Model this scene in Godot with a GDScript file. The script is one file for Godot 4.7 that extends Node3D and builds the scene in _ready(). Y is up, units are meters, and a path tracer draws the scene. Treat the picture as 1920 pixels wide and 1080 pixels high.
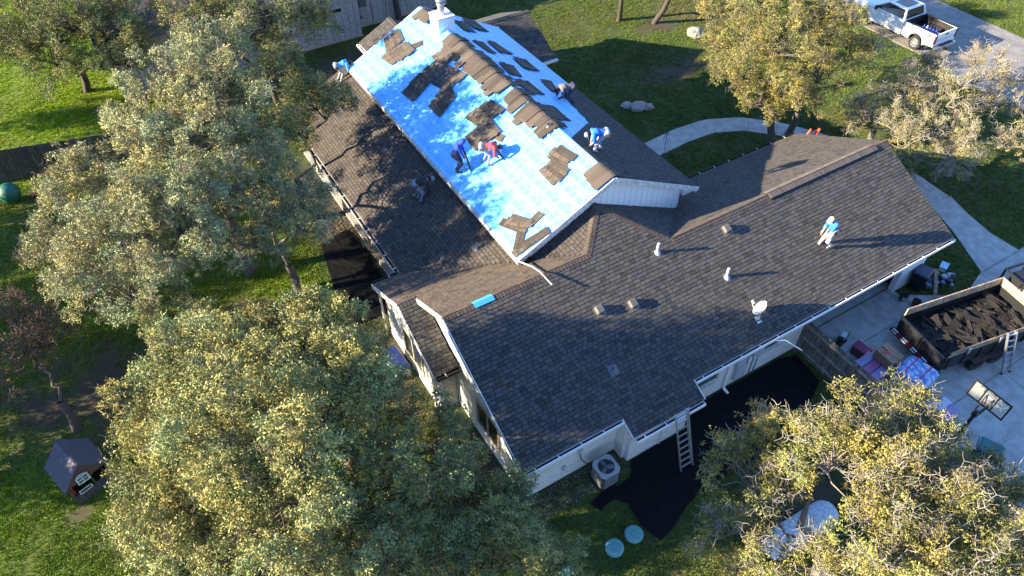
extends Node3D
# A house being re-roofed, seen from a drone. x runs along the long low ridge, z along the tall roof, metres.

var rng := RandomNumberGenerator.new()
var M := {}
var taken := {}
var lawn_noise := FastNoiseLite.new()

# ------------------------------------------------------------------ geometry collector
class G:
	var v := PackedVector3Array()
	var n := PackedVector3Array()
	var c := PackedColorArray()
	var uv := PackedVector2Array()
	var col := Color(1, 1, 1)
	func vert(p: Vector3, nn: Vector3, t := Vector2.ZERO) -> void:
		v.append(p); n.append(nn); c.append(col); uv.append(t)
	func tri(a: Vector3, b: Vector3, d: Vector3, away := Vector3.ZERO, use := false) -> void:
		var nn := (d - a).cross(b - a).normalized()
		if use and nn.dot((a + b + d) / 3.0 - away) < 0.0:
			var t := b
			b = d; d = t
			nn = -nn
		vert(a, nn); vert(b, nn); vert(d, nn)
	func quad(a: Vector3, b: Vector3, d: Vector3, e: Vector3, away := Vector3.ZERO, use := false) -> void:
		tri(a, b, d, away, use); tri(a, d, e, away, use)
	func quad_uv(p: Array, t: Array, nn: Vector3) -> void:
		for k in [0, 1, 2, 0, 2, 3]:
			vert(p[k], nn, t[k])
	func box(at: Vector3, size: Vector3, b := Basis()) -> void:
		var x := b.x * size.x * 0.5
		var y := b.y * size.y * 0.5
		var z := b.z * size.z * 0.5
		quad(at - x - y + z, at + x - y + z, at + x + y + z, at - x + y + z, at, true)
		quad(at - x - y - z, at + x - y - z, at + x + y - z, at - x + y - z, at, true)
		quad(at + x - y - z, at + x - y + z, at + x + y + z, at + x + y - z, at, true)
		quad(at - x - y - z, at - x - y + z, at - x + y + z, at - x + y - z, at, true)
		quad(at - x + y - z, at + x + y - z, at + x + y + z, at - x + y + z, at, true)
		quad(at - x - y - z, at + x - y - z, at + x - y + z, at - x - y + z, at, true)
	# a box with its vertical and top edges chamfered
	func cbox(at: Vector3, size: Vector3, ch: float, b := Basis()) -> void:
		var h := size * 0.5
		var ring := [Vector2(h.x - ch, h.z), Vector2(h.x, h.z - ch), Vector2(h.x, -h.z + ch), Vector2(h.x - ch, -h.z), Vector2(-h.x + ch, -h.z), Vector2(-h.x, -h.z + ch), Vector2(-h.x, h.z - ch), Vector2(-h.x + ch, h.z)]
		loft([[ring, -h.y, 1.0], [ring, h.y - ch, 1.0], [ring, h.y, 1.0 - ch / maxf(minf(h.x, h.z), 0.01)]], at, b)
	func loft(levels: Array, at := Vector3.ZERO, b := Basis()) -> void:
		var rows := []
		for L in levels:
			var r := []
			for q in L[0]:
				r.append(at + b * Vector3(q.x * L[2], L[1], q.y * L[2]))
			rows.append(r)
		var mid := at
		for i in rows.size() - 1:
			var k: int = rows[i].size()
			for j in k:
				quad(rows[i][j], rows[i][(j + 1) % k], rows[i + 1][(j + 1) % k], rows[i + 1][j], mid, true)
		for e in [0, rows.size() - 1]:
			var k: int = rows[e].size()
			for j in range(1, k - 1):
				tri(rows[e][0], rows[e][j], rows[e][j + 1], mid, true)
	func tube(pts: Array, rad: Array, sides := 6, cap := true) -> void:
		var rings := []
		var nrm := []
		for i in pts.size():
			var d: Vector3 = (pts[mini(i + 1, pts.size() - 1)] - pts[maxi(i - 1, 0)]).normalized()
			var u := d.cross(Vector3(0.31, 0.2, 0.93)).normalized()
			if u.length() < 0.1:
				u = d.cross(Vector3.RIGHT).normalized()
			var w := d.cross(u)
			var r := []
			var rn := []
			for k in sides:
				var a := TAU * k / sides
				var q := u * cos(a) + w * sin(a)
				rn.append(q)
				r.append(pts[i] + q * rad[i])
			rings.append(r); nrm.append(rn)
		for i in pts.size() - 1:
			for k in sides:
				var k2 := (k + 1) % sides
				vert(rings[i][k], nrm[i][k]); vert(rings[i + 1][k2], nrm[i + 1][k2]); vert(rings[i][k2], nrm[i][k2])
				vert(rings[i][k], nrm[i][k]); vert(rings[i + 1][k], nrm[i + 1][k]); vert(rings[i + 1][k2], nrm[i + 1][k2])
		if cap:
			for e in [0, pts.size() - 1]:
				for k in range(1, sides - 1):
					tri(rings[e][0], rings[e][k], rings[e][k + 1], pts[1 if e == 0 else e - 1], true)
	# lathe round an axis: prof holds [radius, height]
	func lathe(prof: Array, at: Vector3, sides := 20, b := Basis()) -> void:
		for i in prof.size() - 1:
			var p0: Vector2 = Vector2(prof[i][0], prof[i][1])
			var p1: Vector2 = Vector2(prof[i + 1][0], prof[i + 1][1])
			var dn := Vector2(p1.y - p0.y, p0.x - p1.x).normalized()
			for k in sides:
				var a := TAU * k / sides
				var a2 := TAU * (k + 1) / sides
				var q := [[p0, a], [p1, a2], [p0, a2], [p0, a], [p1, a], [p1, a2]]
				for e in q:
					var pp: Vector2 = e[0]
					var an: float = e[1]
					vert(at + b * Vector3(pp.x * cos(an), pp.y, pp.x * sin(an)), (b * Vector3(dn.x * cos(an), dn.y, dn.x * sin(an))).normalized())
	# flat polygon (2D) extruded; map turns (x, y, depth) into the world
	func prism(poly: PackedVector2Array, d0: float, d1: float, at: Vector3, bx: Vector3, by: Vector3, bz: Vector3) -> void:
		var idx := Geometry2D.triangulate_polygon(poly)
		var s := 0.0
		for i in poly.size():
			var p := poly[i]
			var q := poly[(i + 1) % poly.size()]
			s += p.x * q.y - q.x * p.y
		for i in range(0, idx.size(), 3):
			for e in [[d0, -bz], [d1, bz]]:
				var nn: Vector3 = (e[1] * signf(d1 - d0)).normalized()
				for k in 3:
					var p := poly[idx[i + k]]
					vert(at + bx * p.x + by * p.y + bz * e[0], nn)
		for i in poly.size():
			var p := poly[i]
			var q := poly[(i + 1) % poly.size()]
			var e := (q - p).normalized()
			var o := Vector2(e.y, -e.x) * signf(s)
			var nn := (bx * o.x + by * o.y).normalized()
			var a := at + bx * p.x + by * p.y
			var b2 := at + bx * q.x + by * q.y
			for w in [a + bz * d0, b2 + bz * d0, b2 + bz * d1, a + bz * d0, b2 + bz * d1, a + bz * d1]:
				vert(w, nn)
	func mesh() -> ArrayMesh:
		# the faces turn the way their normals point
		for i in range(0, v.size() - 2, 3):
			if (v[i + 2] - v[i]).cross(v[i + 1] - v[i]).dot(n[i] + n[i + 1] + n[i + 2]) < 0.0:
				var a := v[i + 1]
				v[i + 1] = v[i + 2]; v[i + 2] = a
				a = n[i + 1]
				n[i + 1] = n[i + 2]; n[i + 2] = a
				var b := c[i + 1]
				c[i + 1] = c[i + 2]; c[i + 2] = b
				var t := uv[i + 1]
				uv[i + 1] = uv[i + 2]; uv[i + 2] = t
		var arr := []
		arr.resize(Mesh.ARRAY_MAX)
		arr[Mesh.ARRAY_VERTEX] = v
		arr[Mesh.ARRAY_NORMAL] = n
		arr[Mesh.ARRAY_COLOR] = c
		arr[Mesh.ARRAY_TEX_UV] = uv
		var m := ArrayMesh.new()
		m.add_surface_from_arrays(Mesh.PRIMITIVE_TRIANGLES, arr)
		return m

# ------------------------------------------------------------------ objects
func numbered(called: String) -> String:
	if not taken.has(called):
		taken[called] = 0
		return called
	taken[called] += 1
	return "%s_%03d" % [called, taken[called]]

func tag(o: Node, label: String, category := "", group := "", kind := "") -> Node:
	if label: o.set_meta("label", label)
	if category: o.set_meta("category", category)
	if group: o.set_meta("group", group)
	if kind: o.set_meta("kind", kind)
	return o

func thing(called: String, label: String, category: String, at := Vector3.ZERO, yaw := 0.0, group := "") -> Node3D:
	var o := Node3D.new()
	o.name = numbered(called)
	add_child(o)
	o.position = at
	o.rotation.y = deg_to_rad(yaw)
	tag(o, label, category, group)
	return o

func put(called: String, g, m: Material, parent: Node = null, at := Vector3.ZERO, kind := "") -> MeshInstance3D:
	var o := MeshInstance3D.new()
	o.mesh = g.mesh() if g is G else g
	o.material_override = m
	o.position = at
	if parent == null or parent == self:
		o.name = numbered(called)
		add_child(o)
	else:
		o.name = called
		parent.add_child(o, true)
	if kind: o.set_meta("kind", kind)
	return o

func scatter(called: String, mesh: Mesh, m: Material, xf: Array, cols: Array, parent: Node = null) -> MultiMeshInstance3D:
	var mm := MultiMesh.new()
	mm.transform_format = MultiMesh.TRANSFORM_3D
	mm.use_colors = true
	mm.mesh = mesh
	mm.instance_count = xf.size()
	for i in xf.size():
		mm.set_instance_transform(i, xf[i])
		mm.set_instance_color(i, cols[i])
	var o := MultiMeshInstance3D.new()
	o.multimesh = mm
	o.material_override = m
	if parent == null:
		o.name = numbered(called)
		add_child(o)
	else:
		o.name = called
		parent.add_child(o, true)
	o.set_meta("kind", "stuff")
	return o

func lin(r: float, g: float, b: float) -> Color:
	return Color(r, g, b).linear_to_srgb()

# ------------------------------------------------------------------ materials
func noise_tex(seed_: int, freq: float, lo: Color, hi: Color, size := 512, oct := 4, sharp := 1.0, normal := 0.0) -> ImageTexture:
	var f := FastNoiseLite.new()
	f.seed = seed_
	f.noise_type = FastNoiseLite.TYPE_SIMPLEX_SMOOTH
	f.frequency = freq
	f.fractal_octaves = oct
	var im := f.get_seamless_image(size, size, false, false, 0.15, true)
	im.convert(Image.FORMAT_RGBA8)
	if normal > 0.0:
		im.bump_map_to_normal_map(normal)
		return ImageTexture.create_from_image(im)
	var data := im.get_data()
	for i in range(0, data.size(), 4):
		var t := clampf((data[i] / 255.0 - 0.5) * sharp + 0.5, 0.0, 1.0)
		var q := lo.lerp(hi, t)
		data[i] = int(q.r * 255.0); data[i + 1] = int(q.g * 255.0); data[i + 2] = int(q.b * 255.0); data[i + 3] = 255
	return ImageTexture.create_from_image(Image.create_from_data(size, size, false, Image.FORMAT_RGBA8, data))

func mat(c: Color, rough := 0.8, o := {}) -> StandardMaterial3D:
	var m := StandardMaterial3D.new()
	m.albedo_color = c
	m.roughness = rough
	m.cull_mode = BaseMaterial3D.CULL_DISABLED
	if o.has("metal"): m.metallic = o.metal
	if o.has("spec"): m.metallic_specular = o.spec
	if o.get("vc", false): m.vertex_color_use_as_albedo = true
	if o.has("tex"):
		m.albedo_texture = o.tex
		if not o.get("uv", false):
			m.uv1_triplanar = true
			m.uv1_world_triplanar = true
			m.uv1_scale = Vector3.ONE / float(o.get("tile", 1.0))
	if o.has("nrm"):
		m.normal_enabled = true
		m.normal_texture = o.nrm
		m.normal_scale = o.get("nscale", 1.0)
	if o.has("back"):
		m.backlight_enabled = true
		m.backlight = o.back
	return m

func make_materials() -> void:
	var grain := noise_tex(3, 0.16, Color(0.62, 0.61, 0.60), Color(1.0, 1.0, 1.0), 512, 3, 1.6)
	var soft := noise_tex(5, 0.02, Color(0.78, 0.78, 0.78), Color(1.0, 1.0, 1.0), 512, 5, 1.5)
	var bump := noise_tex(8, 0.12, Color.BLACK, Color.WHITE, 512, 4, 1.0, 5.0)
	var stain := noise_tex(11, 0.008, Color(0.86, 0.85, 0.84), Color(1.0, 1.0, 1.0), 1024, 6, 1.4)
	var woodt := wood_tex()
	M.deck = mat(lin(0.018, 0.017, 0.016), 0.95)  # near-black, so gaps between tabs show dark base layer and painted butt shadow
	M.shingle = mat(Color.WHITE, 0.92, {"vc": true, "tex": grain, "tile": 0.7})
	M.strip = mat(Color.WHITE, 0.92, {"vc": true, "tex": grain, "tile": 0.55})
	M.white = mat(lin(0.72, 0.71, 0.68), 0.55, {"tex": soft, "tile": 2.1})
	M.brick = mat(lin(0.74, 0.73, 0.70), 0.75, {"tex": brick_tex(false), "nrm": brick_tex(true), "nscale": 0.7, "tile": 1.2})
	M.siding = mat(lin(0.78, 0.78, 0.77), 0.6)
	M.tan = mat(lin(0.46, 0.41, 0.33), 0.75, {"tex": soft, "tile": 1.7})
	M.greywall = mat(lin(0.34, 0.34, 0.33), 0.8, {"tex": soft, "tile": 1.9})
	M.gutter = mat(lin(0.75, 0.74, 0.72), 0.45)
	M.debris = mat(lin(0.022, 0.018, 0.014), 0.95, {"tex": grain, "tile": 0.5})
	M.glass = mat(lin(0.015, 0.02, 0.022), 0.08, {"spec": 0.7})
	M.black = mat(lin(0.010, 0.010, 0.011), 0.5)
	M.rubber = mat(lin(0.014, 0.014, 0.014), 0.85)
	M.tarp = mat(lin(0.0058, 0.006, 0.0066), 0.75, {"tex": soft, "tile": 1.4, "nrm": bump, "nscale": 0.3, "spec": 0.25})
	M.alu = mat(lin(0.55, 0.56, 0.58), 0.38, {"metal": 0.8})
	M.steel = mat(lin(0.42, 0.43, 0.45), 0.42, {"metal": 0.85})
	M.concrete = mat(lin(0.40, 0.39, 0.36), 0.9, {"tex": stain, "tile": 5.3, "nrm": bump, "nscale": 0.25})
	M.road = mat(lin(0.24, 0.225, 0.205), 0.92, {"tex": stain, "tile": 7.1, "nrm": bump, "nscale": 0.5})
	M.ground = mat(Color.WHITE, 0.95, {"vc": true, "tex": noise_tex(21, 0.09, Color(0.55, 0.55, 0.5), Color(1, 1, 1), 1024, 5, 1.7), "tile": 3.1})
	M.blade = mat(Color.WHITE, 0.8, {"vc": true, "back": Color(0.2, 0.3, 0.03), "spec": 0.2})
	M.leaf = mat(Color.WHITE, 0.5, {"vc": true, "back": Color(0.2, 0.2, 0.05), "spec": 0.3})
	M.bark = mat(Color.WHITE, 0.9, {"vc": true, "tex": noise_tex(31, 0.06, Color(0.5, 0.48, 0.46), Color(1, 1, 1), 512, 5, 1.8), "tile": 0.9})
	M.vc = mat(Color.WHITE, 0.8, {"vc": true})
	M.gloss = mat(Color.WHITE, 0.35, {"vc": true})
	M.cloth = mat(Color.WHITE, 0.9, {"vc": true, "nrm": bump, "nscale": 0.3})
	M.stone = mat(Color.WHITE, 0.9, {"vc": true, "tex": grain, "tile": 0.4})
	M.wood = mat(lin(0.30, 0.24, 0.17), 0.85, {"tex": woodt, "tile": 1.1})
	M.fence = mat(lin(0.15, 0.14, 0.13), 0.9, {"tex": woodt, "tile": 1.3})
	M.plank = mat(lin(0.50, 0.40, 0.27), 0.8, {"tex": woodt, "tile": 1.0})
	M.underlay = mat(lin(0.155, 0.50, 0.90), 0.5, {"tex": print_tex(), "uv": true, "spec": 0.6})
	M.paint = mat(lin(0.74, 0.75, 0.76), 0.25, {"spec": 0.6})
	M.card = mat(lin(0.32, 0.20, 0.11), 0.85, {"tex": soft, "tile": 1.5})
	M.teal = mat(lin(0.15, 0.36, 0.33), 0.55, {"tex": soft, "tile": 0.7})

func wood_tex() -> ImageTexture:
	var f := FastNoiseLite.new()
	f.seed = 77
	f.frequency = 0.02
	f.fractal_octaves = 4
	var im := Image.create(256, 256, false, Image.FORMAT_RGB8)
	for y in 256:
		for x in 256:
			var a := x / 256.0 * TAU
			var t := f.get_noise_3d(cos(a) * 60.0, sin(a) * 60.0, y * 0.45) * 0.9 + f.get_noise_3d(cos(a) * 260.0, sin(a) * 260.0, y * 0.2) * 0.5
			var q := clampf(0.83 + t * 0.42, 0.35, 1.0)
			im.set_pixel(x, y, Color(q, q * 0.98, q * 0.95))
	return ImageTexture.create_from_image(im)

# painted brick: the courses are under three pixels high in the picture
func brick_tex(normal: bool) -> ImageTexture:
	var im := Image.create(480, 480, false, Image.FORMAT_RGBA8)
	im.fill(Color(0.80, 0.79, 0.77) if not normal else Color(0.25, 0.25, 0.25))
	rng.seed = 12
	for r in 15:
		for k in 6:
			var s := rng.randf_range(0.9, 1.0)
			var x := k * 80 + (40 if r % 2 else 0)
			for part_ in [0, -480]:
				im.fill_rect(Rect2i(x + 2 + part_, r * 32 + 2, 76, 28), Color(s, s, s * 0.99) if not normal else Color(0.8, 0.8, 0.8))
	if normal:
		im.bump_map_to_normal_map(4.0)
	return ImageTexture.create_from_image(im)

# printed marks of the roofing sheet: blocks of tall narrow strokes, too small to read in the photograph
func print_tex() -> ImageTexture:
	var im := Image.create(1024, 512, false, Image.FORMAT_RGB8)
	im.fill(Color(1, 1, 1))
	var ink := Color(0.70, 0.84, 0.93)
	rng.seed = 4
	for row in 2:
		for blk in 3:
			var x := 30 + blk * 340 + row * 150
			for k in 8:
				var y := 70 + row * 250
				if k == 5: x += 26
				var xx := x % 1000
				var kind := rng.randi() % 4
				im.fill_rect(Rect2i(xx, y, 9, 92), ink)
				if kind > 0: im.fill_rect(Rect2i(xx + 14, y, 8, 92), ink)
				if kind == 1 or kind == 3: im.fill_rect(Rect2i(xx, y, 22, 15), ink)
				if kind >= 2: im.fill_rect(Rect2i(xx, y + 38, 22, 14), ink)
				if kind == 3: im.fill_rect(Rect2i(xx, y + 78, 22, 14), ink)
				x += 31
			im.fill_rect(Rect2i((x - 190) % 900, 190 + row * 250, 110, 18), ink)
	for y in [4, 506]:
		im.fill_rect(Rect2i(0, y, 1024, 4), Color(0.7, 0.86, 0.95))
	return ImageTexture.create_from_image(im)

# ------------------------------------------------------------------ roofs
var tabs := []          # every shingle tab that is laid: [Transform3D, Color]
var near_tabs := []
var tab_mesh: ArrayMesh
const S := 0.494        # slope of the low roofs
const SB := 0.51        # slope of the tall roof

func plane_frame(pts: Array) -> Dictionary:
	var n := Vector3.ZERO
	for i in pts.size():
		var p: Vector3 = pts[i]
		var q: Vector3 = pts[(i + 1) % pts.size()]
		n += p.cross(q)
	n = n.normalized()
	if n.y < 0.0: n = -n
	var v := (Vector3.UP - n * n.y).normalized()
	return {"o": pts[0], "n": n, "v": v, "u": v.cross(n).normalized()}

func flat(f: Dictionary, pts: Array) -> PackedVector2Array:
	var r := PackedVector2Array()
	for p in pts:
		var d: Vector3 = p - f.o
		r.append(Vector2(d.dot(f.u), d.dot(f.v)))
	return r

func deck(house: Node, pts: Array, m: Material, thick := 0.07) -> MeshInstance3D:
	var f := plane_frame(pts)
	var g := G.new()
	g.prism(flat(f, pts), -thick, 0.0, f.o, f.u, f.v, f.n)
	return put("roof", g, m, house)

func spans(poly: PackedVector2Array, v: float) -> Array:
	var xs := []
	for i in poly.size():
		var a := poly[i]
		var b := poly[(i + 1) % poly.size()]
		if (a.y <= v and b.y > v) or (b.y <= v and a.y > v):
			xs.append(a.x + (b.x - a.x) * (v - a.y) / (b.y - a.y))
	xs.sort()
	return xs

func lay(pts: Array, tone: Color, vary := 0.3, near := false, expo := 0.143, frame = null) -> void:
	var f: Dictionary = plane_frame(pts) if frame == null else frame
	var poly := flat(f, pts)
	var lo := INF
	var hi := -INF
	for p in poly:
		lo = minf(lo, p.y); hi = maxf(hi, p.y)
	var vv: Vector3 = (f.v - f.n * 0.075).normalized()
	var nn: Vector3 = (f.n + f.v * 0.075).normalized()
	var row := 0
	var v := lo - 0.02
	while v < hi:
		var xs := spans(poly, clampf(v + expo * 0.5, lo + 0.01, hi - 0.005))
		for k in range(0, xs.size() - 1, 2):
			var u: float = xs[k] - rng.randf() * 0.2
			while u < xs[k + 1] - 0.03:
				var w := rng.randf_range(0.18, 0.27)
				var a := maxf(u, xs[k])
				var b := minf(u + w - 0.018, xs[k + 1])
				u += w
				if b - a < 0.03: continue
				var th := 0.014 + rng.randf() * 0.007
				var c: Vector3 = f.o + f.u * (a + b) * 0.5 + f.v * (v + expo * 0.53 + rng.randf_range(-0.003, 0.003)) + f.n * (0.008 + th * 0.5)
				var s := 1.0 + rng.randf_range(-vary, vary)
				if rng.randf() < 0.13: s *= 0.66
				var warm := rng.randf_range(-0.10, 0.12)
				var col := Color(tone.r * s * (1.0 + warm), tone.g * s * (1.0 + warm * 0.3), tone.b * s * (1.0 - warm * 0.8))
				var rec := [Transform3D(Basis(f.u * (b - a), nn * th, vv * (expo * 0.875)), c), col]
				if near: near_tabs.append(rec)
				else: tabs.append(rec)
		v += expo
		row += 1

# overlapping cap pieces along a ridge or hip from a to b; the two sides fall off along da and db
func cap_line(a: Vector3, b: Vector3, da: Vector3, db: Vector3, tone: Color, lift := 0.02, wide := 0.15) -> void:
	var d := (b - a).normalized()
	var L := a.distance_to(b)
	var t := 0.0
	while t < L - 0.02:
		var s := rng.randf_range(0.8, 1.2)
		for side in [da, db]:
			var across: Vector3 = (side - d * side.dot(d)).normalized()
			var nn := across.cross(d).normalized()
			if nn.y < 0.0: nn = -nn
			var dd := (d + nn * 0.07).normalized()
			var n2 := (nn - d * 0.07).normalized()
			var c := a + d * (t + 0.07) + across * wide * 0.5 + nn * (lift + 0.008)
			tabs.append([Transform3D(Basis(across * wide * 1.02, n2 * 0.014, dd * 0.15), c), Color(tone.r * s, tone.g * s, tone.b * s)])
		t += 0.135

func hF(x: float, z: float) -> Vector3: return Vector3(x, 2.6 + S * (6.1 - z), z)
func hBR(x: float, z: float) -> Vector3: return Vector3(x, 2.6 + S * (z + 2.48), z)
func hBL(x: float, z: float) -> Vector3: return Vector3(x, 4.482 + S * z, z)
func hD(x: float, z: float) -> Vector3: return Vector3(x, 5.71 - S * (x + 0.82), z)
func hC(x: float, z: float) -> Vector3: return Vector3(x, 6.115 + S * x, z)
func hLow(x: float, z: float) -> Vector3: return Vector3(x, 2.6 + S * (x + 7.35), z)
func hUL(x: float, z: float) -> Vector3: return Vector3(x, 6.74 + SB * (x + 0.13), z)
func hUR(x: float, z: float) -> Vector3: return Vector3(x, 6.74 - SB * (x + 0.13), z)

func build_house() -> Node3D:
	var house := thing("house", "long low house with grey-brown shingles and a tall wing covered in blue underlayment", "house")
	tab_mesh = G.new().mesh() if false else null
	var tg := G.new()
	tg.box(Vector3.ZERO, Vector3.ONE)
	tab_mesh = tg.mesh()
	rng.seed = 101
	var tone := Color(0.100, 0.094, 0.087)
	var tone2 := Color(0.092, 0.080, 0.070)
	# --- slopes
	var F := [hF(-7.85, 6.1), hF(-4.0, 6.1), hF(-4.0, 6.77), hF(-1.0, 6.77), hF(-1.0, 6.1), hF(12.82, 6.1), hF(12.82, 1.81), hF(1.16, 1.81), hF(-0.82, -0.2), hF(-2.14, 1.17), hF(-7.85, 1.17)]
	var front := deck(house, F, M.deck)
	lay(F, tone, 0.26, true)
	var BR := [hBR(12.82, 1.81), hBR(12.82, -2.48), hBR(3.45, -2.48), hBR(3.45, -0.48), hBR(1.16, 1.81)]
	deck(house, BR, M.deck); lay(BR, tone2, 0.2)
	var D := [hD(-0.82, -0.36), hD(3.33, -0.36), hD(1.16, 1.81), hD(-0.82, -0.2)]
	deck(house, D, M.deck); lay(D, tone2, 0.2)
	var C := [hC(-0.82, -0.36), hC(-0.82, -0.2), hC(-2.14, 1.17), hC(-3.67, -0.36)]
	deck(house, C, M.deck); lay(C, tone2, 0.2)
	var BL := [hBL(-7.85, 1.17), hBL(-2.14, 1.17), hBL(-3.4, -0.09), hBL(-3.65, -0.11), hBL(-7.35, -3.81), hBL(-8.55, -3.81), hBL(-8.55, -1.1), hBL(-7.85, -1.1)]
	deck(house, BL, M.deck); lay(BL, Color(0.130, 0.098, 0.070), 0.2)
	var by := func(x: float, z: float) -> Vector3: return Vector3(x, 3.94 - 0.486 * (z + 1.1), z)
	var bay := [by.call(-8.55, -1.1), by.call(-8.55, 1.45), by.call(-7.62, 1.45), by.call(-7.62, -1.1)]
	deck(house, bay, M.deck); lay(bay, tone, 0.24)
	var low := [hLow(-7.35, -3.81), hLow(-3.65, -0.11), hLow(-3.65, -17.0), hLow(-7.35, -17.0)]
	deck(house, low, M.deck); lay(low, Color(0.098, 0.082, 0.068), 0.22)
	# tall roof decks, underlayment in four lapped courses per side
	var UL := [hUL(-4.16, -15.9), hUL(-0.13, -15.9), hUL(-0.13, -0.16), hUL(-4.16, -0.16)]
	var UR := [hUR(4.2, -15.9), hUR(-0.13, -15.9), hUR(-0.13, -0.16), hUR(4.2, -0.16)]
	var wood := mat(lin(0.3, 0.22, 0.14), 0.85)
	deck(house, UL, wood); deck(house, UR, wood)
	for side in 2:
		var f := plane_frame(UL if side == 0 else UR)
		var edge: float = -4.14 if side == 0 else 4.18
		var sl: float = (4.03 if side == 0 else 4.33) / cos(atan(SB))
		for k in 4:
			var a := k * sl / 4.0 - (0.08 if k else 0.0)
			var b := (k + 1) * sl / 4.0
			var g := G.new()
			var e0 := Vector3(edge, hUL(edge, 0).y if side == 0 else hUR(edge, 0).y, 0)
			# each course is a slightly rippled sheet lying on the one below
			var nz := 60
			for i in nz:
				for j in 3:
					var P := []
					var T := []
					for q in [[i, j], [i + 1, j], [i + 1, j + 1], [i, j + 1]]:
						var z: float = -15.88 + 15.70 * q[0] / nz
						var v: float = lerpf(a, b, q[1] / 3.0)
						var w: float = 0.004 + 0.0045 * k + 0.007 * lawn_noise.get_noise_2d(z * 34.0 + side * 900.0, v * 30.0) + (0.010 if q[1] == 0 else 0.0)
						P.append(e0 + f.v * v + Vector3(0, 0, z) + f.n * w)
						T.append(Vector2(z / 2.4 + k * 0.37 + side * 0.2, (v - a) / (b - a)))
					g.quad_uv(P, T, f.n)
			put("underlayment_course", g, M.underlay, house)
	# new shingles on the far side, their edge stepped
	lay([hUR(4.2, -0.16), hUR(-0.05, -0.16), hUR(-0.05, -3.0), hUR(2.2, -4.9), hUR(2.6, -7.3), hUR(3.2, -8.5), hUR(4.2, -9.2)], Color(0.066, 0.066, 0.066), 0.2, false, 0.143, shifted(plane_frame(UR), 0.02))
	# rear wings
	var RW := func(x: float, z: float) -> Vector3: return Vector3(x, 2.6 + 0.46 * absf(z + 14.6), z) if z > -17.65 else Vector3(x, 4.0 - 0.46 * (-17.65 - z), z)
	var r1 := [RW.call(3.5, -14.6), RW.call(7.1, -14.6), RW.call(7.1, -17.65), RW.call(3.5, -17.65)]
	var r2 := [RW.call(3.5, -17.66), RW.call(7.1, -17.66), RW.call(7.1, -20.7), RW.call(3.5, -20.7)]
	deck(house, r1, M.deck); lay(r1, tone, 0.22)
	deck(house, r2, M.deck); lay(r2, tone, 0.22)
	var LW := func(x: float, z: float) -> Vector3: return Vector3(x, 3.55 - 0.487 * absf(x - 0.45), z)
	var l1 := [LW.call(-1.5, -15.92), LW.call(0.45, -15.92), LW.call(0.45, -21.85), LW.call(-1.5, -21.85)]
	var l2 := [LW.call(0.45, -15.92), LW.call(2.4, -15.92), LW.call(2.4, -21.85), LW.call(0.45, -21.85)]
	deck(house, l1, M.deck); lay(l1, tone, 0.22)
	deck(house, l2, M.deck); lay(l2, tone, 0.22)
	# --- caps
	var cap := Color(0.128, 0.092, 0.068)
	var dn := Vector3(0, -S, 1).normalized()
	var up := Vector3(0, -S, -1).normalized()
	cap_line(hF(-7.85, 1.17), hF(-2.14, 1.17), dn, up, cap)
	cap_line(hF(-2.14, 1.17), hF(-0.82, -0.2), Vector3(0, -S, 1), Vector3(-1, -S, 0), cap)
	cap_line(hF(1.16, 1.81), hF(-0.82, -0.2), Vector3(0, -S, 1), Vector3(1, -S, 0), cap)
	cap_line(hF(1.16, 1.81), hF(12.82, 1.81), dn, up, cap)
	cap_line(by.call(-8.55, -1.1), by.call(-7.9, -1.1), dn, up, tone2)
	cap_line(r1[3] + Vector3(0, 0.02, 0), r1[2] + Vector3(0, 0.02, 0), dn, up, tone)
	cap_line(l1[1] + Vector3(0, 0.02, 0), l1[2] + Vector3(0, 0.02, 0), Vector3(-1, -S, 0), Vector3(1, -S, 0), tone)
	# raised ridge vent with its own caps on the right-hand ridge
	var rv := G.new()
	for s in [1, -1]:
		rv.box(hF(9.0, 1.81) + Vector3(0, -0.03, 0.12 * s), Vector3(6.0, 0.07, 0.24), Basis(Vector3.RIGHT, atan(S) * s))
	put("ridge_vent", rv, M.black, house)
	cap_line(hF(6.0, 1.81) + Vector3(0, 0.05, 0), hF(12.0, 1.81) + Vector3(0, 0.05, 0), dn, up, Color(0.17, 0.14, 0.115), 0.03, 0.22)
	# --- the nearest 300 tabs are pieces of their own, all others one field
	var eye := Vector3(-14, 23, 16)
	near_tabs.sort_custom(func(a, b): return score(a, eye) < score(b, eye))
	var tones := []
	for k in 7:
		var s := 0.66 + k * 0.105
		tones.append(mat(lin(tone.r * s * (1.0 + 0.05 * (k % 3 - 1)), tone.g * s, tone.b * s * (1.0 - 0.06 * (k % 3 - 1))), 0.92, {"tex": M.shingle.albedo_texture, "tile": 0.7}))
	for i in near_tabs.size():
		if i < 300:
			var o := MeshInstance3D.new()
			o.mesh = tab_mesh
			var k := clampi(int(round((near_tabs[i][1].g / tone.g - 0.66) / 0.105)), 0, 6)
			o.material_override = tones[k]
			o.name = "shingle"
			o.transform = near_tabs[i][0]
			front.add_child(o, true)
		else:
			tabs.append(near_tabs[i])
	var X := []
	var K := []
	for t in tabs:
		X.append(t[0]); K.append(t[1])
	scatter("shingles", tab_mesh, M.shingle, X, K, house)
	build_walls(house)
	build_trim(house)
	return house

func score(t, eye: Vector3) -> float:
	var p: Vector3 = t[0].origin
	return p.distance_to(eye) + (100.0 if p.x < -5.6 else 0.0)

func shifted(f: Dictionary, d: float) -> Dictionary:
	f.o = f.o + f.n * d
	return f

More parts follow.
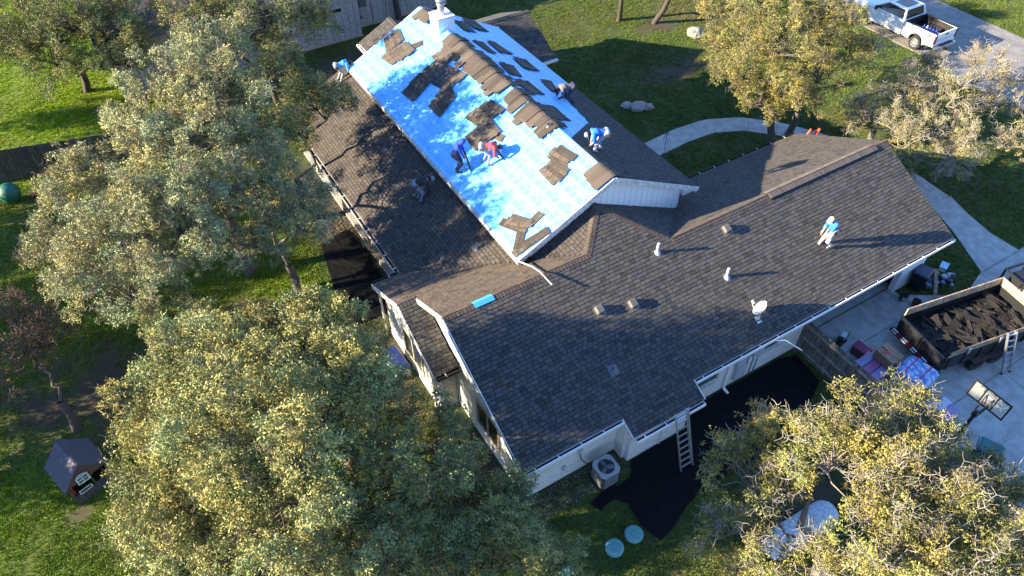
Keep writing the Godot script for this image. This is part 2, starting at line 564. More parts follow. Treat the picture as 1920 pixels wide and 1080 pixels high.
# a wall from a to b, standing between heights h0 and h1, with window openings [[from, to, low, high], ...] and glazed frames in them
func wall_run(house: Node, a: Vector2, b: Vector2, h0: float, h1: float, m: Material, thick := 0.2, open := []) -> void:
	var d := (b - a).normalized()
	var L := a.distance_to(b)
	var B := Basis(Vector3(d.x, 0, d.y), Vector3.UP, Vector3(-d.y, 0, d.x))
	var g := G.new()
	var o3 := Vector3(a.x, 0, a.y)
	var cuts := [0.0, L]
	for w in open:
		cuts.append(w[0]); cuts.append(w[1])
	cuts.sort()
	for i in cuts.size() - 1:
		var s0: float = cuts[i]
		var s1: float = cuts[i + 1]
		if s1 - s0 < 0.005: continue
		var hit = null
		for w in open:
			if s0 >= w[0] - 0.001 and s1 <= w[1] + 0.001: hit = w
		var bands := [[h0, h1]] if hit == null else [[h0, hit[2]], [hit[3], h1]]
		for q in bands:
			g.box(o3 + B * Vector3((s0 + s1) * 0.5, (q[0] + q[1]) * 0.5, 0), Vector3(s1 - s0, q[1] - q[0], thick), B)
	put("wall", g, m, house)
	for w in open:
		var mid := o3 + B * Vector3((w[0] + w[1]) * 0.5, (w[2] + w[3]) * 0.5, 0)
		var sw: float = w[1] - w[0]
		var sh: float = w[3] - w[2]
		var win := G.new()
		for s in [-1, 1]:
			win.box(mid + B * Vector3(s * (sw * 0.5 - 0.03), 0, 0), Vector3(0.06, sh - 0.004, 0.1), B)
			win.box(mid + B * Vector3(0, s * (sh * 0.5 - 0.03), 0), Vector3(sw - 0.124, 0.056, 0.1), B)
		win.box(mid, Vector3(sw - 0.124, 0.045, 0.08), B)
		var frame := put("window", win, M.tan, house)
		for s in [-1, 1]:
			var p := G.new()
			p.box(mid + B * Vector3(0, s * (sh * 0.25 - 0.005), -0.0), Vector3(sw - 0.13, sh * 0.5 - 0.09, 0.012), B)
			put("pane", p, M.glass, frame)
		var sill := G.new()
		sill.box(mid + B * Vector3(0, -sh * 0.5 - 0.035, -signf(1.0) * 0.0), Vector3(sw + 0.14, 0.066, thick + 0.1), B)
		put("sill", sill, M.white, frame)

func gable_wall(house: Node, x: float, pts: Array, m: Material, thick := 0.16) -> void:
	var poly := PackedVector2Array(pts)
	var g := G.new()
	g.prism(poly, 0.0, thick, Vector3(x, 0, 0), Vector3(0, 0, 1), Vector3.UP, Vector3.RIGHT)
	put("wall", g, m, house)

func build_walls(house: Node) -> void:
	# front walls of painted brick
	wall_run(house, Vector2(-7.45, 5.64), Vector2(-3.7, 5.64), 0.0, 2.62, M.brick, 0.2)
	wall_run(house, Vector2(-3.7, 6.28), Vector2(-1.1, 6.28), 0.0, 2.34, M.brick, 0.2)
	wall_run(house, Vector2(-3.7, 5.74), Vector2(-3.7, 6.18), 0.0, 2.45, M.brick, 0.2)
	wall_run(house, Vector2(-1.2, 6.18), Vector2(-1.2, 5.74), 0.0, 2.45, M.brick, 0.2)
	wall_run(house, Vector2(-1.1, 5.64), Vector2(5.35, 5.64), 0.0, 2.62, M.brick, 0.2, [[0.95, 2.0, 0.85, 2.0], [4.0, 5.05, 0.95, 2.0]])
	wall_run(house, Vector2(5.25, 5.54), Vector2(5.25, 1.0), 0.0, 2.62, M.white, 0.2)
	wall_run(house, Vector2(10.95, 5.62), Vector2(12.45, 5.62), 0.0, 2.58, M.siding, 0.24)
	wall_run(house, Vector2(5.35, 0.9), Vector2(12.4, 0.9), 0.0, 3.0, M.white, 0.15)
	gable_wall(house, 12.3, [Vector2(5.5, 0), Vector2(5.5, 2.80), Vector2(1.81, 4.60), Vector2(-2.1, 2.70), Vector2(-2.1, 0)], M.siding)
	wall_run(house, Vector2(3.6, -2.0), Vector2(12.3, -2.0), 0.0, 2.72, M.siding, 0.15)
	# left gable, with two windows standing proud of it in their own frames
	gable_wall(house, -7.55, [Vector2(5.52, 0), Vector2(5.52, 2.80), Vector2(1.17, 4.94), Vector2(-3.2, 2.8), Vector2(-3.2, 0)], M.brick)
	gable_wall(house, -8.3, [Vector2(1.1, 0), Vector2(1.1, 2.80), Vector2(-1.1, 3.84), Vector2(-3.3, 2.78), Vector2(-3.3, 0)], M.brick)
	wall_run(house, Vector2(-8.14, 1.0), Vector2(-7.57, 1.0), 0.0, 2.78, M.tan, 0.14)
	wall_run(house, Vector2(-8.14, -3.2), Vector2(-7.57, -3.2), 0.0, 2.76, M.tan, 0.14)
	for w in [[-7.55, 3.4, 1.5], [-8.3, -0.9, 1.5]]:
		var g := G.new()
		var c := Vector3(w[0] - 0.03, w[2], w[1])
		for s in [-1, 1]:
			g.box(c + Vector3(0, 0, s * 0.75), Vector3(0.06, 1.5, 0.1))
			g.box(c + Vector3(0, s * 0.7, 0), Vector3(0.06, 0.1, 1.398))
		g.box(c, Vector3(0.05, 1.3, 0.06))
		var win := put("window", g, M.tan, house)
		for s in [-1, 1]:
			var p := G.new()
			p.box(c + Vector3(0.012, 0, s * 0.365), Vector3(0.014, 1.3, 0.668))
			put("pane", p, M.glass, win)
	# porch side
	wall_run(house, Vector2(-4.3, -3.3), Vector2(-4.3, -16.6), 0.0, 3.9, M.tan, 0.15, [[2.0, 3.8, 0.5, 2.1], [6.5, 8.3, 0.2, 2.1]])
	for z in [-4.6, -8.1, -11.6, -15.1]:
		var g := G.new()
		g.box(Vector3(-6.95, 1.28, z), Vector3(0.14, 2.44, 0.14))
		g.box(Vector3(-6.95, 0.1, z), Vector3(0.2, 0.2, 0.2))
		put("porch_post", g, M.tan, house)
	var beam := G.new()
	beam.box(Vector3(-6.95, 2.6, -10.0), Vector3(0.14, 0.2, 12.6))
	put("beam", beam, M.tan, house)
	var slab := G.new()
	slab.box(Vector3(-5.6, 0.05, -10.4), Vector3(2.9, 0.12, 13.4))
	put("porch_floor", slab, M.concrete, house)
	# tall wing
	wall_run(house, Vector2(3.45, -0.5), Vector2(3.45, -15.6), 0.0, 4.80, M.siding, 0.15)
	wall_run(house, Vector2(-3.6, -0.5), Vector2(-3.6, -15.6), 3.9, 4.86, M.siding, 0.12)
	var back := G.new()
	back.prism(PackedVector2Array([Vector2(-3.5, 0), Vector2(3.5, 0), Vector2(3.5, 4.75), Vector2(-0.13, 6.6), Vector2(-3.5, 4.85)]), 0.0, 0.15, Vector3(0, 0, -15.75), Vector3.RIGHT, Vector3.UP, Vector3.BACK)
	put("wall", back, M.siding, house)
	# gable boards and battens
	var x := -3.55
	while x < 3.4:
		var xm := x + 0.14
		var b0 := minf(hD(xm + 0.14, 0).y, hC(xm - 0.14, 0).y) - 0.12
		var t0 := 6.74 - SB * maxf(absf(x + 0.13), absf(x + 0.41)) - 0.09
		if t0 > b0 + 0.05:
			var g := G.new()
			g.box(Vector3(xm, (b0 + t0) * 0.5, -0.39), Vector3(0.268, t0 - b0, 0.05))
			put("gable_board", g, M.siding, house)
			var k := G.new()
			k.box(Vector3(x + 0.28, (b0 + t0) * 0.5 - 0.02, -0.372), Vector3(0.04, t0 - b0 - 0.05, 0.06))
			put("batten", k, M.siding, house)
		x += 0.28
	# rear wings
	wall_run(house, Vector2(3.5, -15.0), Vector2(6.7, -15.0), 0, 2.75, M.siding, 0.15)
	var rg := G.new()
	rg.prism(PackedVector2Array([Vector2(-20.3, 0), Vector2(-15.1, 0), Vector2(-15.1, 2.75), Vector2(-17.65, 3.92), Vector2(-20.3, 2.7)]), 0.0, 0.15, Vector3(6.6, 0, 0), Vector3.BACK, Vector3.UP, Vector3.RIGHT)
	put("wall", rg, M.siding, house)
	wall_run(house, Vector2(-1.15, -15.9), Vector2(-1.15, -21.5), 0, 2.7, M.siding, 0.15)
	wall_run(house, Vector2(-1.15, -21.5), Vector2(2.1, -21.5), 0, 2.7, M.siding, 0.15)

func gutter_run(house: Node, a: Vector3, b: Vector3, out: Vector3, m: Material = null) -> void:
	var d := (b - a).normalized()
	var L := a.distance_to(b)
	var B := Basis(d, Vector3.UP, out)
	var mid := (a + b) * 0.5
	var g := G.new()
	g.box(mid + out * 0.145 + Vector3(0, -0.05, 0), Vector3(L, 0.12, 0.012), B)
	g.box(mid + out * 0.135 + Vector3(0, 0.012, 0), Vector3(L, 0.016, 0.035), B)
	g.box(mid + out * 0.075 + Vector3(0, -0.116, 0), Vector3(L - 0.01, 0.012, 0.128), B)
	g.box(mid + out * 0.004 + Vector3(0, -0.055, 0), Vector3(L, 0.13, 0.012), B)
	for s in [-0.5, 0.5]:
		g.box(mid + d * L * s + out * 0.075 + Vector3(0, -0.05, 0), Vector3(0.012, 0.12, 0.15), B)
	var o := put("gutter", g, M.gutter if m == null else m, house)
	var f := G.new()
	f.box(mid + out * 0.074 + Vector3(0, -0.085, 0), Vector3(L - 0.03, 0.04, 0.122), B)
	put("leaf_litter", f, M.debris, o)
	var t := 0.35
	while t < L:
		var h := G.new()
		h.box(a + d * t + out * 0.07 + Vector3(0, 0.012, 0), Vector3(0.035, 0.012, 0.2), B)
		put("hanger", h, M.gutter, o)
		t += 0.88

func build_trim(house: Node) -> void:
	gutter_run(house, Vector3(-7.8, 2.55, 6.12), Vector3(-4.05, 2.55, 6.12), Vector3.BACK)
	gutter_run(house, Vector3(-3.95, 2.2, 6.8), Vector3(-1.05, 2.2, 6.8), Vector3.BACK)
	gutter_run(house, Vector3(-0.95, 2.55, 6.12), Vector3(12.8, 2.55, 6.12), Vector3.BACK)
	gutter_run(house, Vector3(-7.38, 2.55, -16.9), Vector3(-7.38, 2.55, -4.0), Vector3.LEFT, mat(lin(0.26, 0.25, 0.23), 0.6))
	gutter_run(house, Vector3(7.1, 2.55, -14.58), Vector3(4.3, 2.55, -14.58), Vector3.BACK)
	gutter_run(house, Vector3(-1.52, 2.55, -21.8), Vector3(-1.52, 2.55, -16.0), Vector3.LEFT)
	gutter_run(house, Vector3(-8.5, 2.64, 1.48), Vector3(-7.62, 2.64, 1.48), Vector3.BACK, M.black)
	gutter_run(house, Vector3(-7.45, 2.55, -3.84), Vector3(-8.5, 2.55, -3.84), Vector3.FORWARD, M.black)
	gutter_run(house, Vector3(3.9, 2.55, -2.5), Vector3(12.8, 2.55, -2.5), Vector3.FORWARD, M.black)
	# fascia boards along the rakes: [from, to]
	for e in [[hUL(-4.2, -0.14), hUL(-0.13, -0.14)], [hUR(-0.13, -0.14), hUR(4.24, -0.14)], [hUL(-4.2, -15.92), hUL(-0.13, -15.92)], [hUR(-0.13, -15.92), hUR(4.24, -15.92)],
			[hUL(-4.18, -15.9), hUL(-4.18, -0.15)], [hUR(4.15, -15.9) - Vector3(0, 0.1, 0), hUR(4.15, -0.15) - Vector3(0, 0.1, 0)],
			[hF(-7.88, 6.1), hF(-7.88, 1.17)], [hBL(-7.88, 1.17), hBL(-7.88, -0.95)], [hF(12.79, 6.1) - Vector3(0, 0.1, 0), hF(12.79, 1.81) - Vector3(0, 0.1, 0)], [hBR(12.79, 1.81) - Vector3(0, 0.1, 0), hBR(12.79, -2.48) - Vector3(0, 0.1, 0)],
			[Vector3(-8.58, 3.94, -1.1), Vector3(-8.58, 2.7, 1.45)], [hBL(-8.58, -1.1), hBL(-8.58, -3.81)], [hF(-4.02, 6.1), hF(-4.02, 6.77)], [hF(-0.98, 6.77), hF(-0.98, 6.1)],
			[Vector3(7.06, 2.5, -14.6), Vector3(7.06, 3.9, -17.65)], [Vector3(7.06, 3.9, -17.65), Vector3(7.06, 2.5, -20.7)]]:
		var a: Vector3 = e[0]
		var b: Vector3 = e[1]
		var d := (b - a).normalized()
		var side := d.cross(Vector3.UP).normalized()
		var g := G.new()
		g.box((a + b) * 0.5 + Vector3(0, -0.085, 0), Vector3(a.distance_to(b), 0.20, 0.035), Basis(d, side.cross(d), side))
		put("fascia", g, M.white, house)
	# boxed eave return at the foot of the tall gable, right
	var ret := G.new()
	ret.prism(PackedVector2Array([Vector2(3.5, 4.38), Vector2(4.2, 4.38), Vector2(4.2, 4.5), Vector2(3.5, 4.84)]), 0.0, 0.3, Vector3(0, 0, -0.48), Vector3.RIGHT, Vector3.UP, Vector3.BACK)
	put("eave_return", ret, M.white, house)
	# strip of flashing left of the tall gable
	var fl := G.new()
	fl.tube([Vector3(-4.2, 4.72, -0.1), Vector3(-4.02, 4.9, 0.55), Vector3(-4.1, 5.2, 1.15), Vector3(-4.0, 5.05, 1.75)], [0.026, 0.026, 0.024, 0.022], 5)
	put("bent_drip_edge", fl, M.gutter, house)
	# chimney
	var ch := G.new()
	ch.box(Vector3(-0.08, 6.75, -13.6), Vector3(0.83, 1.1, 0.86))
	var chim := put("chimney", ch, M.siding, house)
	for k in 4:
		var s := G.new()
		s.box(Vector3(-0.38 + k * 0.2, 6.86, -13.165), Vector3(0.02, 0.82, 0.016))
		put("batten", s, M.siding, chim)
	var rim := G.new()
	for s in [-1, 1]:
		rim.box(Vector3(-0.08 + s * 0.41, 7.3, -13.6), Vector3(0.07, 0.06, 0.93))
		rim.box(Vector3(-0.08, 7.3, -13.6 + s * 0.43), Vector3(0.75, 0.06, 0.07))
	put("cap_rim", rim, M.white, chim)
	var fp := G.new()
	fp.lathe([[0.16, 7.28], [0.16, 7.75], [0.2, 7.76], [0.2, 7.8], [0.17, 7.82], [0.17, 7.92], [0.235, 7.93], [0.235, 8.0], [0.19, 8.02], [0.19, 8.1], [0.235, 8.11], [0.235, 8.3], [0.18, 8.4], [0.0, 8.44]], Vector3(-0.1, 0, -13.6))
	put("flue", fp, M.alu, chim)
	var coll := G.new()
	coll.lathe([[0.17, 7.92], [0.238, 7.95], [0.238, 7.97]], Vector3(-0.1, 0, -13.6))
	put("flue_band", coll, M.black, chim)
	# things that stick out of the front slope
	for q in [[0.37, 2.05], [2.36, 3.76]]:
		var p := hF(q[0], q[1])
		var g := G.new()
		g.lathe([[0.0, 0.46], [0.055, 0.46], [0.055, 0.1], [0.1, 0.05], [0.17, -0.09]], p, 12)
		var vp := put("vent_pipe", g, mat(lin(0.42, 0.43, 0.45), 0.45), house)
		g = G.new()
		g.box(p + Vector3(0, 0.02, 0), Vector3(0.34, 0.012, 0.38), Basis(Vector3.RIGHT, atan(S)))
		put("flashing", g, mat(lin(0.10, 0.09, 0.085), 0.6), vp)
	for q in [[-2.82, 2.98], [-1.57, 3.26], [3.46, 2.36]]:
		var p := hF(q[0], q[1])
		var g := G.new()
		g.cbox(p + Vector3(0, 0.13, 0), Vector3(0.3, 0.14, 0.3), 0.03, Basis(Vector3.RIGHT, atan(S)))
		g.box(p + Vector3(0, 0.03, 0), Vector3(0.2, 0.12, 0.2), Basis(Vector3.RIGHT, atan(S)))
		g.box(p + Vector3(0, 0.025, 0), Vector3(0.42, 0.012, 0.42), Basis(Vector3.RIGHT, atan(S)))
		put("box_vent", g, mat(lin(0.12, 0.105, 0.09), 0.6), house)
	for q in [hF(-3.45, 4.77), hLow(-4.75, -2.2)]:
		var g := G.new()
		g.lathe([[0.0, 0.26], [0.05, 0.26], [0.05, 0.09], [0.12, 0.03], [0.16, -0.06]], q, 10)
		g.box(q + Vector3(0, 0.03, 0), Vector3(0.34, 0.012, 0.36), Basis(Vector3.RIGHT, atan(S)))
		put("vent_pipe", g, mat(lin(0.11, 0.115, 0.125), 0.55), house)
	# patch of blue underlayment on the left ridge
	var pt := G.new()
	for s in [1, -1]:
		pt.box(hF(-6.35, 1.17) + Vector3(0, 0.015, 0.075 * s), Vector3(0.75, 0.012, 0.16), Basis(Vector3.RIGHT, atan(S) * s))
	put("ridge_patch", pt, mat(lin(0.06, 0.38, 0.82), 0.4), house)
	# wall services on the front
	var dsp := G.new()
	dsp.box(Vector3(1.32, 1.25, 5.80), Vector3(0.09, 2.4, 0.07))
	dsp.box(Vector3(1.32, 0.06, 5.92), Vector3(0.09, 0.09, 0.3), Basis(Vector3.RIGHT, 0.25))
	put("downspout", dsp, M.gutter, house)
	for q in [[1.85, 1.5, 0.42, 0.7], [1.95, 0.72, 0.5, 0.72], [2.5, 1.45, 0.22, 0.3], [2.78, 1.6, 0.26, 0.8]]:
		var g := G.new()
		g.cbox(Vector3(q[0], q[1], 5.82), Vector3(q[2], q[3], 0.16), 0.015)
		put("electrical_box", g, mat(lin(0.36, 0.38, 0.41), 0.5), house)
	for q in [2.3, 2.62, 2.86]:
		var g := G.new()
		g.tube([Vector3(q, 0.0, 5.77), Vector3(q, 1.3, 5.77), Vector3(q + 0.06, 2.4, 5.8)], [0.022, 0.022, 0.022], 6)
		put("conduit", g, M.steel, house)
	var mast := G.new()
	mast.tube([Vector3(2.7, 2.4, 6.2), Vector3(2.95, 2.62, 6.5), Vector3(3.5, 2.15, 6.95)], [0.02, 0.02, 0.02], 6)
	put("cable_arm", mast, M.gutter, house)
	var mt := G.new()
	mt.cbox(Vector3(-2.3, 1.25, 6.46), Vector3(0.26, 0.34, 0.16), 0.02)
	mt.lathe([[0.0, 0.08], [0.08, 0.08], [0.08, 0.0]], Vector3(-2.02, 1.42, 6.42), 10, Basis(Vector3.RIGHT, PI / 2))
	mt.tube([Vector3(-2.3, 0.02, 6.42), Vector3(-2.3, 1.1, 6.42)], [0.02, 0.02], 5)
	put("meter_box", mt, mat(lin(0.5, 0.49, 0.45), 0.5), house)
	for q in [[-5.35, 1.25], [-6.0, 0.75]]:
		var g := G.new()
		g.cbox(Vector3(q[0], q[1], 5.79), Vector3(0.14, 0.2, 0.1), 0.02)
		put("outlet_box", g, mat(lin(0.4, 0.4, 0.4), 0.5), house)
	for z in [-3.55, 0.95]:
		var g := G.new()
		g.box(Vector3(-8.42, 1.3, z), Vector3(0.07, 2.5, 0.09))
		put("downspout", g, M.gutter, house)
	for xx in [5.25, 11.9]:
		var g := G.new()
		g.lathe([[0.0, 0.3], [0.05, 0.3], [0.13, 0.22], [0.15, 0.02], [0.1, 0.0], [0.0, 0.0]], Vector3(xx + 0.35, 1.95, 5.9), 10)
		put("wall_lamp", g, M.black, house)

# ------------------------------------------------------------------ ground
const WALK := [Vector2(7.4, -7.75), Vector2(9.0, -7.8), Vector2(10.8, -7.95), Vector2(12.7, -7.85), Vector2(14.4, -7.05), Vector2(15.8, -5.6), Vector2(16.8, -3.9), Vector2(17.6, -1.6), Vector2(18.1, 0.8), Vector2(17.95, 2.8)]
var tarp_front := PackedVector2Array([Vector2(-3.55, 6.45), Vector2(-3.95, 6.95), Vector2(-4.5, 7.0), Vector2(-5.15, 6.9), Vector2(-5.75, 7.05), Vector2(-5.6, 7.45), Vector2(-4.95, 7.3), Vector2(-4.65, 7.7), Vector2(-4.75, 8.5), Vector2(-4.55, 9.3), Vector2(-3.85, 9.15), Vector2(-2.9, 8.75), Vector2(-1.8, 8.55), Vector2(0.8, 8.75), Vector2(3.4, 8.1), Vector2(4.75, 7.45), Vector2(4.9, 6.1), Vector2(4.2, 5.85), Vector2(-1.0, 5.85), Vector2(-1.0, 6.45)])
var tarp_side := PackedVector2Array([Vector2(-8.85, -9.9), Vector2(-7.45, -10.3), Vector2(-7.2, -8.4), Vector2(-7.3, -6.5), Vector2(-7.75, -5.0), Vector2(-7.9, -4.55), Vector2(-9.3, -4.5), Vector2(-9.5, -6.2)])
var drive := PackedVector2Array([Vector2(5.3, 5.5), Vector2(11.1, 5.5), Vector2(11.1, 6.0), Vector2(13.4, 7.5), Vector2(15.25, 6.95), Vector2(60, 6.95), Vector2(60, 24), Vector2(5.3, 24)])
var apron := PackedVector2Array([Vector2(17.3, 2.7), Vector2(16.55, 4.6), Vector2(15.3, 6.94), Vector2(17.95, 6.94), Vector2(17.9, 5.6), Vector2(18.2, 4.2), Vector2(18.65, 2.9)])
var road := PackedVector2Array([Vector2(29.0, -70), Vector2(36.2, -70), Vector2(36.2, 6.9), Vector2(28.6, 6.9), Vector2(28.6, -2.0), Vector2(28.1, -3.6), Vector2(28.7, -5.2), Vector2(29.0, -6.5)])

func near_walk(p: Vector2) -> bool:
	for i in WALK.size() - 1:
		if Geometry2D.get_closest_point_to_segment(p, WALK[i], WALK[i + 1]).distance_to(p) < 0.68: return true
	return false

func is_lawn(x: float, z: float) -> bool:
	if x > -8.4 and x < 12.5 and z > -17.0 and z < 5.9: 
		if not (x > 4.0 and z < -2.3): return false
	if x > 3.4 and x < 6.8 and z < -14.8 and z > -20.5: return false
	if x > -1.3 and x < 2.2 and z < -15 and z > -21.6: return false
	var p := Vector2(x, z)
	if x > 5.2 and Geometry2D.is_point_in_polygon(p, drive): return false
	if Geometry2D.is_point_in_polygon(p, apron) or Geometry2D.is_point_in_polygon(p, road): return false
	if Geometry2D.is_point_in_polygon(p, tarp_front) or Geometry2D.is_point_in_polygon(p, tarp_side): return false
	return not (x > 7.0 and near_walk(p))

# share of bare soil at a place: worn patches seen in the photograph
func soil(x: float, z: float) -> float:
	var s := 0.0
	for q in [[14.7, -13.4, 1.9, 0.9], [-13.3, -7.2, 2.6, 1.5], [-9.4, -1.6, 0.7, 2.4], [-19.2, -6.6, 3.4, 2.6], [-8.2, 4.5, 1.0, 2.4], [-20.6, -1.5, 0.5, 0.35], [17.5, -18.4, 1.4, 1.0], [-7.6, -12.2, 1.4, 4.5], [-8.4, -2.5, 0.8, 2.0], [-11.0, -3.5, 1.6, 1.0], [-6.0, -24.5, 8.0, 2.2], [0.8, 10.9, 1.6, 0.8]]:
		var dx: float = (x - q[0]) / q[2]
		var dz: float = (z - q[1]) / q[3]
		s = maxf(s, 1.25 - sqrt(dx * dx + dz * dz))
	return clampf(s + lawn_noise.get_noise_2d(x * 9.0, z * 9.0) * 0.7, 0.0, 1.0) if s > 0.0 else 0.0

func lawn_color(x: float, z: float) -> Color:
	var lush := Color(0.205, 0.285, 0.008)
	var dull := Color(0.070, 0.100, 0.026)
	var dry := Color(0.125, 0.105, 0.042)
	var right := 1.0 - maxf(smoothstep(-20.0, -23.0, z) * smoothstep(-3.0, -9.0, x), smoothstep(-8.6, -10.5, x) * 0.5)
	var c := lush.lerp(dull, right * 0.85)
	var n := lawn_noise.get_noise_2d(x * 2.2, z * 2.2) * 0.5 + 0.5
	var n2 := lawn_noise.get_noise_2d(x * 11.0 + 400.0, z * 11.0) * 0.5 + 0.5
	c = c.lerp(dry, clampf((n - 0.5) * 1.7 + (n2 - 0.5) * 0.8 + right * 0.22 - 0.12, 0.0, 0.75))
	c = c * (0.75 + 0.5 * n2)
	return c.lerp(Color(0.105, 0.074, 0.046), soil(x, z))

func build_ground() -> void:
	var xs := [-400.0, -180.0, -80.0, -48.0]
	var zs := [-400.0, -180.0, -90.0]
	var t := -32.0
	while t < 44.0:
		xs.append(t); t += 0.36
	for q in [60.0, 120.0, 400.0]: xs.append(q)
	t = -56.0
	while t < 22.0:
		zs.append(t); t += 0.36
	for q in [40.0, 120.0, 400.0]: zs.append(q)
	var vs := PackedVector3Array()
	var ns := PackedVector3Array()
	var cs := PackedColorArray()
	var ix := PackedInt32Array()
	for z in zs:
		for x in xs:
			var inside: bool = x > -31.0 and x < 43.0 and z > -55.0 and z < 21.0
			vs.append(Vector3(x, (lawn_noise.get_noise_2d(x * 5.0, z * 5.0) * 0.03 - 0.03) if inside else -0.03, z))
			ns.append(Vector3.UP)
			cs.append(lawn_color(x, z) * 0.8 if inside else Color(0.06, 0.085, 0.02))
	var w := xs.size()
	for j in zs.size() - 1:
		for i in w - 1:
			var k := j * w + i
			ix.append_array([k, k + 1, k + w + 1, k, k + w + 1, k + w])
	var arr := []
	arr.resize(Mesh.ARRAY_MAX)
	arr[Mesh.ARRAY_VERTEX] = vs
	arr[Mesh.ARRAY_NORMAL] = ns
	arr[Mesh.ARRAY_COLOR] = cs
	arr[Mesh.ARRAY_INDEX] = ix
	var m := ArrayMesh.new()
	m.add_surface_from_arrays(Mesh.PRIMITIVE_TRIANGLES, arr)
	tag(put("ground", m, M.ground), "lawn and worn soil round the house", "", "", "structure")
	# concrete slabs, joints left open between them
	var dw := thing("driveway", "grey concrete driveway beside the garage with saw-cut joints", "")
	dw.remove_meta("category"); dw.set_meta("kind", "structure")
	var joints_x := [5.3, 11.1, 15.2, 21.5, 28.0, 36.0, 60.0]
	var joints_z := [5.5, 7.0, 10.8, 14.6, 18.4, 24.0]
	var base := G.new()
	base.prism(drive, -0.12, -0.012, Vector3.ZERO, Vector3.RIGHT, Vector3.BACK, Vector3.UP)
	put("joint_bed", base, mat(lin(0.06, 0.055, 0.05), 0.95), dw)
	for i in joints_x.size() - 1:
		for j in joints_z.size() - 1:
			var cell := PackedVector2Array([Vector2(joints_x[i] + 0.012, joints_z[j] + 0.012), Vector2(joints_x[i + 1] - 0.012, joints_z[j] + 0.012), Vector2(joints_x[i + 1] - 0.012, joints_z[j + 1] - 0.012), Vector2(joints_x[i] + 0.012, joints_z[j + 1] - 0.012)])
			for poly in Geometry2D.intersect_polygons(cell, drive):
				if poly.size() < 3: continue
				var g := G.new()
				g.prism(poly, -0.02, 0.012 + 0.003 * ((i * 3 + j) % 2), Vector3.ZERO, Vector3.RIGHT, Vector3.BACK, Vector3.UP)
				put("slab", g, M.concrete, dw)
	var gf := G.new()
	gf.box(Vector3(8.3, 0.0, 3.2), Vector3(5.8, 0.04, 4.5))
	put("garage_floor", gf, M.concrete, dw)
	var wk := thing("footpath", "curved pale concrete footpath through the lawn", "")
	wk.remove_meta("category"); wk.set_meta("kind", "structure")
	var curve := Curve2D.new()
	for i in WALK.size():
		var tan_: Vector2 = (WALK[mini(i + 1, WALK.size() - 1)] - WALK[maxi(i - 1, 0)]) / 6.0
		curve.add_point(WALK[i], -tan_, tan_)
	var L := curve.get_baked_length()
	var n := int(L / 1.5)
	for i in n:
		var poly := PackedVector2Array()
		var other := []
		for k in 6:
			var s := (i + k / 5.0) * L / n + (0.008 if k == 0 else (-0.008 if k == 5 else 0.0))
			var p := curve.sample_baked(s)
			var d := (curve.sample_baked(minf(s + 0.05, L)) - curve.sample_baked(maxf(s - 0.05, 0.0))).normalized()
			var q := Vector2(-d.y, d.x) * 0.63
			poly.append(p + q)
			other.push_front(p - q)
		for q in other: poly.append(q)
		var g := G.new()
		g.prism(poly, -0.08, 0.03, Vector3.ZERO, Vector3.RIGHT, Vector3.BACK, Vector3.UP)
		put("slab", g, M.concrete, wk)
	var ag := G.new()
	ag.prism(apron, -0.08, 0.022, Vector3.ZERO, Vector3.RIGHT, Vector3.BACK, Vector3.UP)
	put("slab", ag, M.concrete, wk)
	var rg := G.new()
	rg.prism(road, -0.1, 0.016, Vector3.ZERO, Vector3.RIGHT, Vector3.BACK, Vector3.UP)
	tag(put("road", rg, M.road), "worn grey asphalt lane at the top right", "", "", "structure")
	# grass
	rng.seed = 55
	var tuft := G.new()
	for k in 12:
		var a := k * 0.9 + rng.randf() * 0.5
		var d := Vector3(cos(a), 0, sin(a))
		var o := Vector3(rng.randf_range(-0.07, 0.07), 0, rng.randf_range(-0.07, 0.07))
		var side := d.cross(Vector3.UP) * 0.009
		var tip := o + d * rng.randf_range(0.01, 0.03) + Vector3(0, rng.randf_range(0.025, 0.055), 0)
		tuft.tri(o - side, o + side, tip)
	var tm := tuft.mesh()
	var X := []
	var K := []
	var view := PackedVector2Array([Vector2(-19.5, -47.5), Vector2(44, -8), Vector2(6, 18), Vector2(-25, 0)])
	var eye := Vector2(-14, 16)
	var tries := 0
	while X.size() < 150000 and tries < 900000:
		tries += 1
		var p := Vector2(rng.randf_range(-25, 44), rng.randf_range(-47, 18))
		if not Geometry2D.is_point_in_polygon(p, view): continue
		var far := p.distance_to(eye)
		if rng.randf() > clampf(20.0 / far, 0.15, 1.0): continue
		if not is_lawn(p.x, p.y): continue
		if rng.randf() < soil(p.x, p.y) * 1.1: continue
		var s := rng.randf_range(0.8, 1.5) * (1.0 + far * 0.006)
		X.append(Transform3D(Basis(Vector3.UP, rng.randf() * TAU).scaled(Vector3(s, s * rng.randf_range(0.7, 1.2), s)), Vector3(p.x, -0.03, p.y)))
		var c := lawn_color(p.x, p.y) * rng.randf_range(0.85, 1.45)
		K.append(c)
	tag(scatter("grass", tm, M.blade, X, K), "short lawn grass round the house", "grass")
	# pebbles along the walls
	var peb := G.new()
	peb.lathe([[0.0, 0.5], [0.6, 0.4], [1.0, 0.0], [0.7, -0.3]], Vector3.ZERO, 6)
	X = []; K = []
